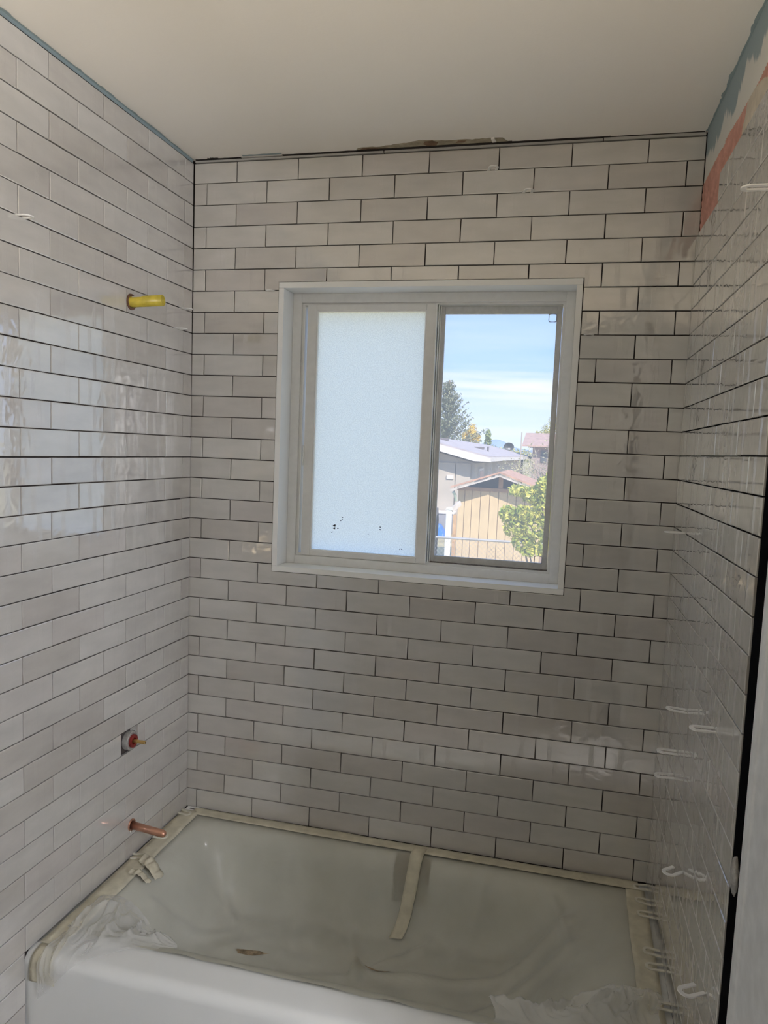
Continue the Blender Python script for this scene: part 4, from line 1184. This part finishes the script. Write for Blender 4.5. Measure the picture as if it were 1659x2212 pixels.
for i, (a, bb) in enumerate((((1.0, 7.7, GZ), (.93, 7.6, 1.15)), ((1.0, 7.7, GZ), (.6, 7.52, .95)), ((1.02, 7.72, GZ), (.78, 7.52, .5)), ((1.05, 7.7, GZ), (1.2, 7.8, 1.1)))):
    a, bb = Vector(a), Vector(bb); md = a.lerp(bb, .5) + Vector((.06, 0, -.05))
    b = MB(); b.tube([a, md, bb], [.022, .016, .006], 6); b.build('stem', M_bark, bush, True)

# spruce
sp_ = empty('spruce_tree', (-6.9, 48, GZ), 'tall grey green spruce behind the long house', 'tree')
b = MB(); b.tube([(-6.9, 48, GZ), (-6.85, 48, 6.3)], [.22, .03], 8); b.build('trunk', M_bark, sp_, True)
g = np.random.default_rng(5); C_ = []
bt = MB()
for k in range(210):
    h = g.uniform(0.2, 6.35); Lb = max(.12, (6.7 - h) * .56 + .15) * g.uniform(.6, 1.1); az = g.uniform(0, 2 * math.pi); el_ = math.radians(g.uniform(22, 52))
    d = np.array([math.cos(az) * math.cos(el_), math.sin(az) * math.cos(el_), math.sin(el_)])
    base = np.array([-6.88, 48, h - .3])
    nq = int(10 + 24 * Lb)
    t_ = g.uniform(.12, 1, nq)
    C_.append(base + d * (t_ * Lb)[:, None] + g.normal(size=(nq, 3)) * (.05 + .05 * (1 - t_))[:, None])
    bt.tube([base, base + d * Lb], [.018, .006], 4, False)
bt.build('branches', M_bark, sp_)
props(quads('foliage', np.concatenate(C_), .075, leafmat('spruce_needle', (.12, .16, .10), (.40, .40, .25)), sp_, 3), kind='stuff')
sp_.location = (-7.5, 52, GZ); sp_.scale = (1.08, 1.08, 1.08)
# other trees
def roundtree(name, label, base, clusters, leaf, c1, c2, seedv, trunk_top):
    o = empty(name, base, label, 'tree')
    b = MB(); b.tube([base, trunk_top], [.12, .04], 7); b.build('trunk', M_bark, o, True)
    C = np.concatenate([blob(c, r, n, seedv + i, .35) for i, (c, r, n) in enumerate(clusters)])
    props(quads('foliage', C, leaf, leafmat(name + '_leaf_' + str(seedv), c1, c2), o, seedv), kind='stuff')
    return o
yt_ = roundtree('yellow_tree', 'golden autumn tree between spruce and poplar', (-5.5, 53, GZ), [((-5.55, 53, 2.9), (.42, .5, .75), 420), ((-5.2, 53, 2.4), (.35, .4, .5), 260), ((-5.9, 53, 2.5), (.4, .4, .6), 260)], .085, (.55, .40, .06), (.85, .62, .12), 20, (-5.5, 53, 2.6))
yt_.location = (-6.45, 59, GZ); yt_.scale = (1.11, 1.11, 1.11)
roundtree('poplar_tree', 'slim green poplar right of the golden tree', (-5.35, 61, GZ), [((-5.35, 61, 3.15), (.28, .3, .58), 340), ((-5.35, 61, 2.5), (.32, .3, .6), 320)], .085, (.16, .24, .08), (.42, .46, .16), 30, (-5.35, 61, 2.9))
roundtree('distant_shrub', 'green shrubs left of the satellite dish', (-3.6, 56, GZ), [((-4.45, 56, 1.8), (.5, .5, .55), 260), ((-3.6, 56, 1.6), (.7, .5, .58), 320), ((-2.8, 56, 1.6), (.65, .5, .6), 300), ((-1.9, 56, 1.5), (.7, .5, .58), 260)], .10, (.20, .26, .09), (.62, .58, .28), 40, (-3.6, 56, 1.5))
roundtree('sparse_tree', 'sparse yellow green tree behind the far roof', (0.2, 50, GZ), [((0.1, 50, 3.4), (.75, .5, .55), 380), ((-.5, 50, 3.1), (.5, .4, .3), 160), ((.2, 50, 4.0), (.35, .3, .5), 90)], .07, (.40, .40, .10), (.70, .62, .20), 50, (0.15, 50, 3.8))
# bare branched tree
bt_ = empty('bare_tree', (0.62, 17, GZ), 'pale leafless tangled tree between shed and far roof', 'tree')
b = MB(); g = np.random.default_rng(9); TIPS = []
def grow(bm_, a, d, ln, r, lev):
    e_ = a + d * ln
    md = a + d * ln * .5 + Vector(g.normal(size=3)) * ln * .06
    bm_.tube([a, md, e_], [r, r * .85, r * .65], 4 if lev > 1 else 6, False)
    TIPS.append(e_); TIPS.append(md)
    if lev >= 5: return
    for k in range(3 if lev < 3 else 2):
        nd = (d + Vector(g.normal(size=3)) * .62 + Vector((0, 0, .05))).normalized()
        grow(bm_, e_, nd, ln * g.uniform(.62, .9), r * .6, lev + 1)
for k in range(6):
    grow(b, Vector((.62, 17, GZ + .55)), Vector((g.uniform(-.62, .25), g.uniform(-.3, .3), .95)).normalized(), .86, .035, 1)
b.tube([(.62, 17, GZ), (.62, 17, GZ + .6)], [.07, .05], 8)
b.build('branches', M_twig, bt_)
tips = np.array([tuple(t_) for t_ in TIPS]); tips = np.repeat(tips, 3, 0) + g.normal(size=(len(tips) * 3, 3)) * .06
tips = tips[tips[:, 2] > .8]
props(quads('foliage', tips, .030, leafmat('thin_leaf', (.36, .36, .16), (.66, .58, .38)), bt_, 7), kind='stuff')
bt_.location = (1.12, 18.6, GZ)
# hills
b = MB()
def hill(a, c):
    x_ = -420 + 840 * a
    h = 4 + 11 * math.exp(-((x_ + 84) / 22) ** 2) + 4 * math.exp(-((x_ + 50) / 40) ** 2) + 3 * vnoise(a * 30, 0, 3) + 12 * math.exp(-((x_ + 190) / 60) ** 2) + 9 * math.exp(-((x_ - 150) / 80) ** 2)
    return (x_, 880 + 60 * c, GZ + h * math.sin(math.pi * c))
b.grid(160, 8, hill)
props(b.build('distant_hills', mat('blue_hill', (.24, .32, .46), .95), None, True), 'low blue hills on the horizon', 'hills', kind='structure')

for o in bpy.data.objects:
    if '_o' in o: del o['_o']
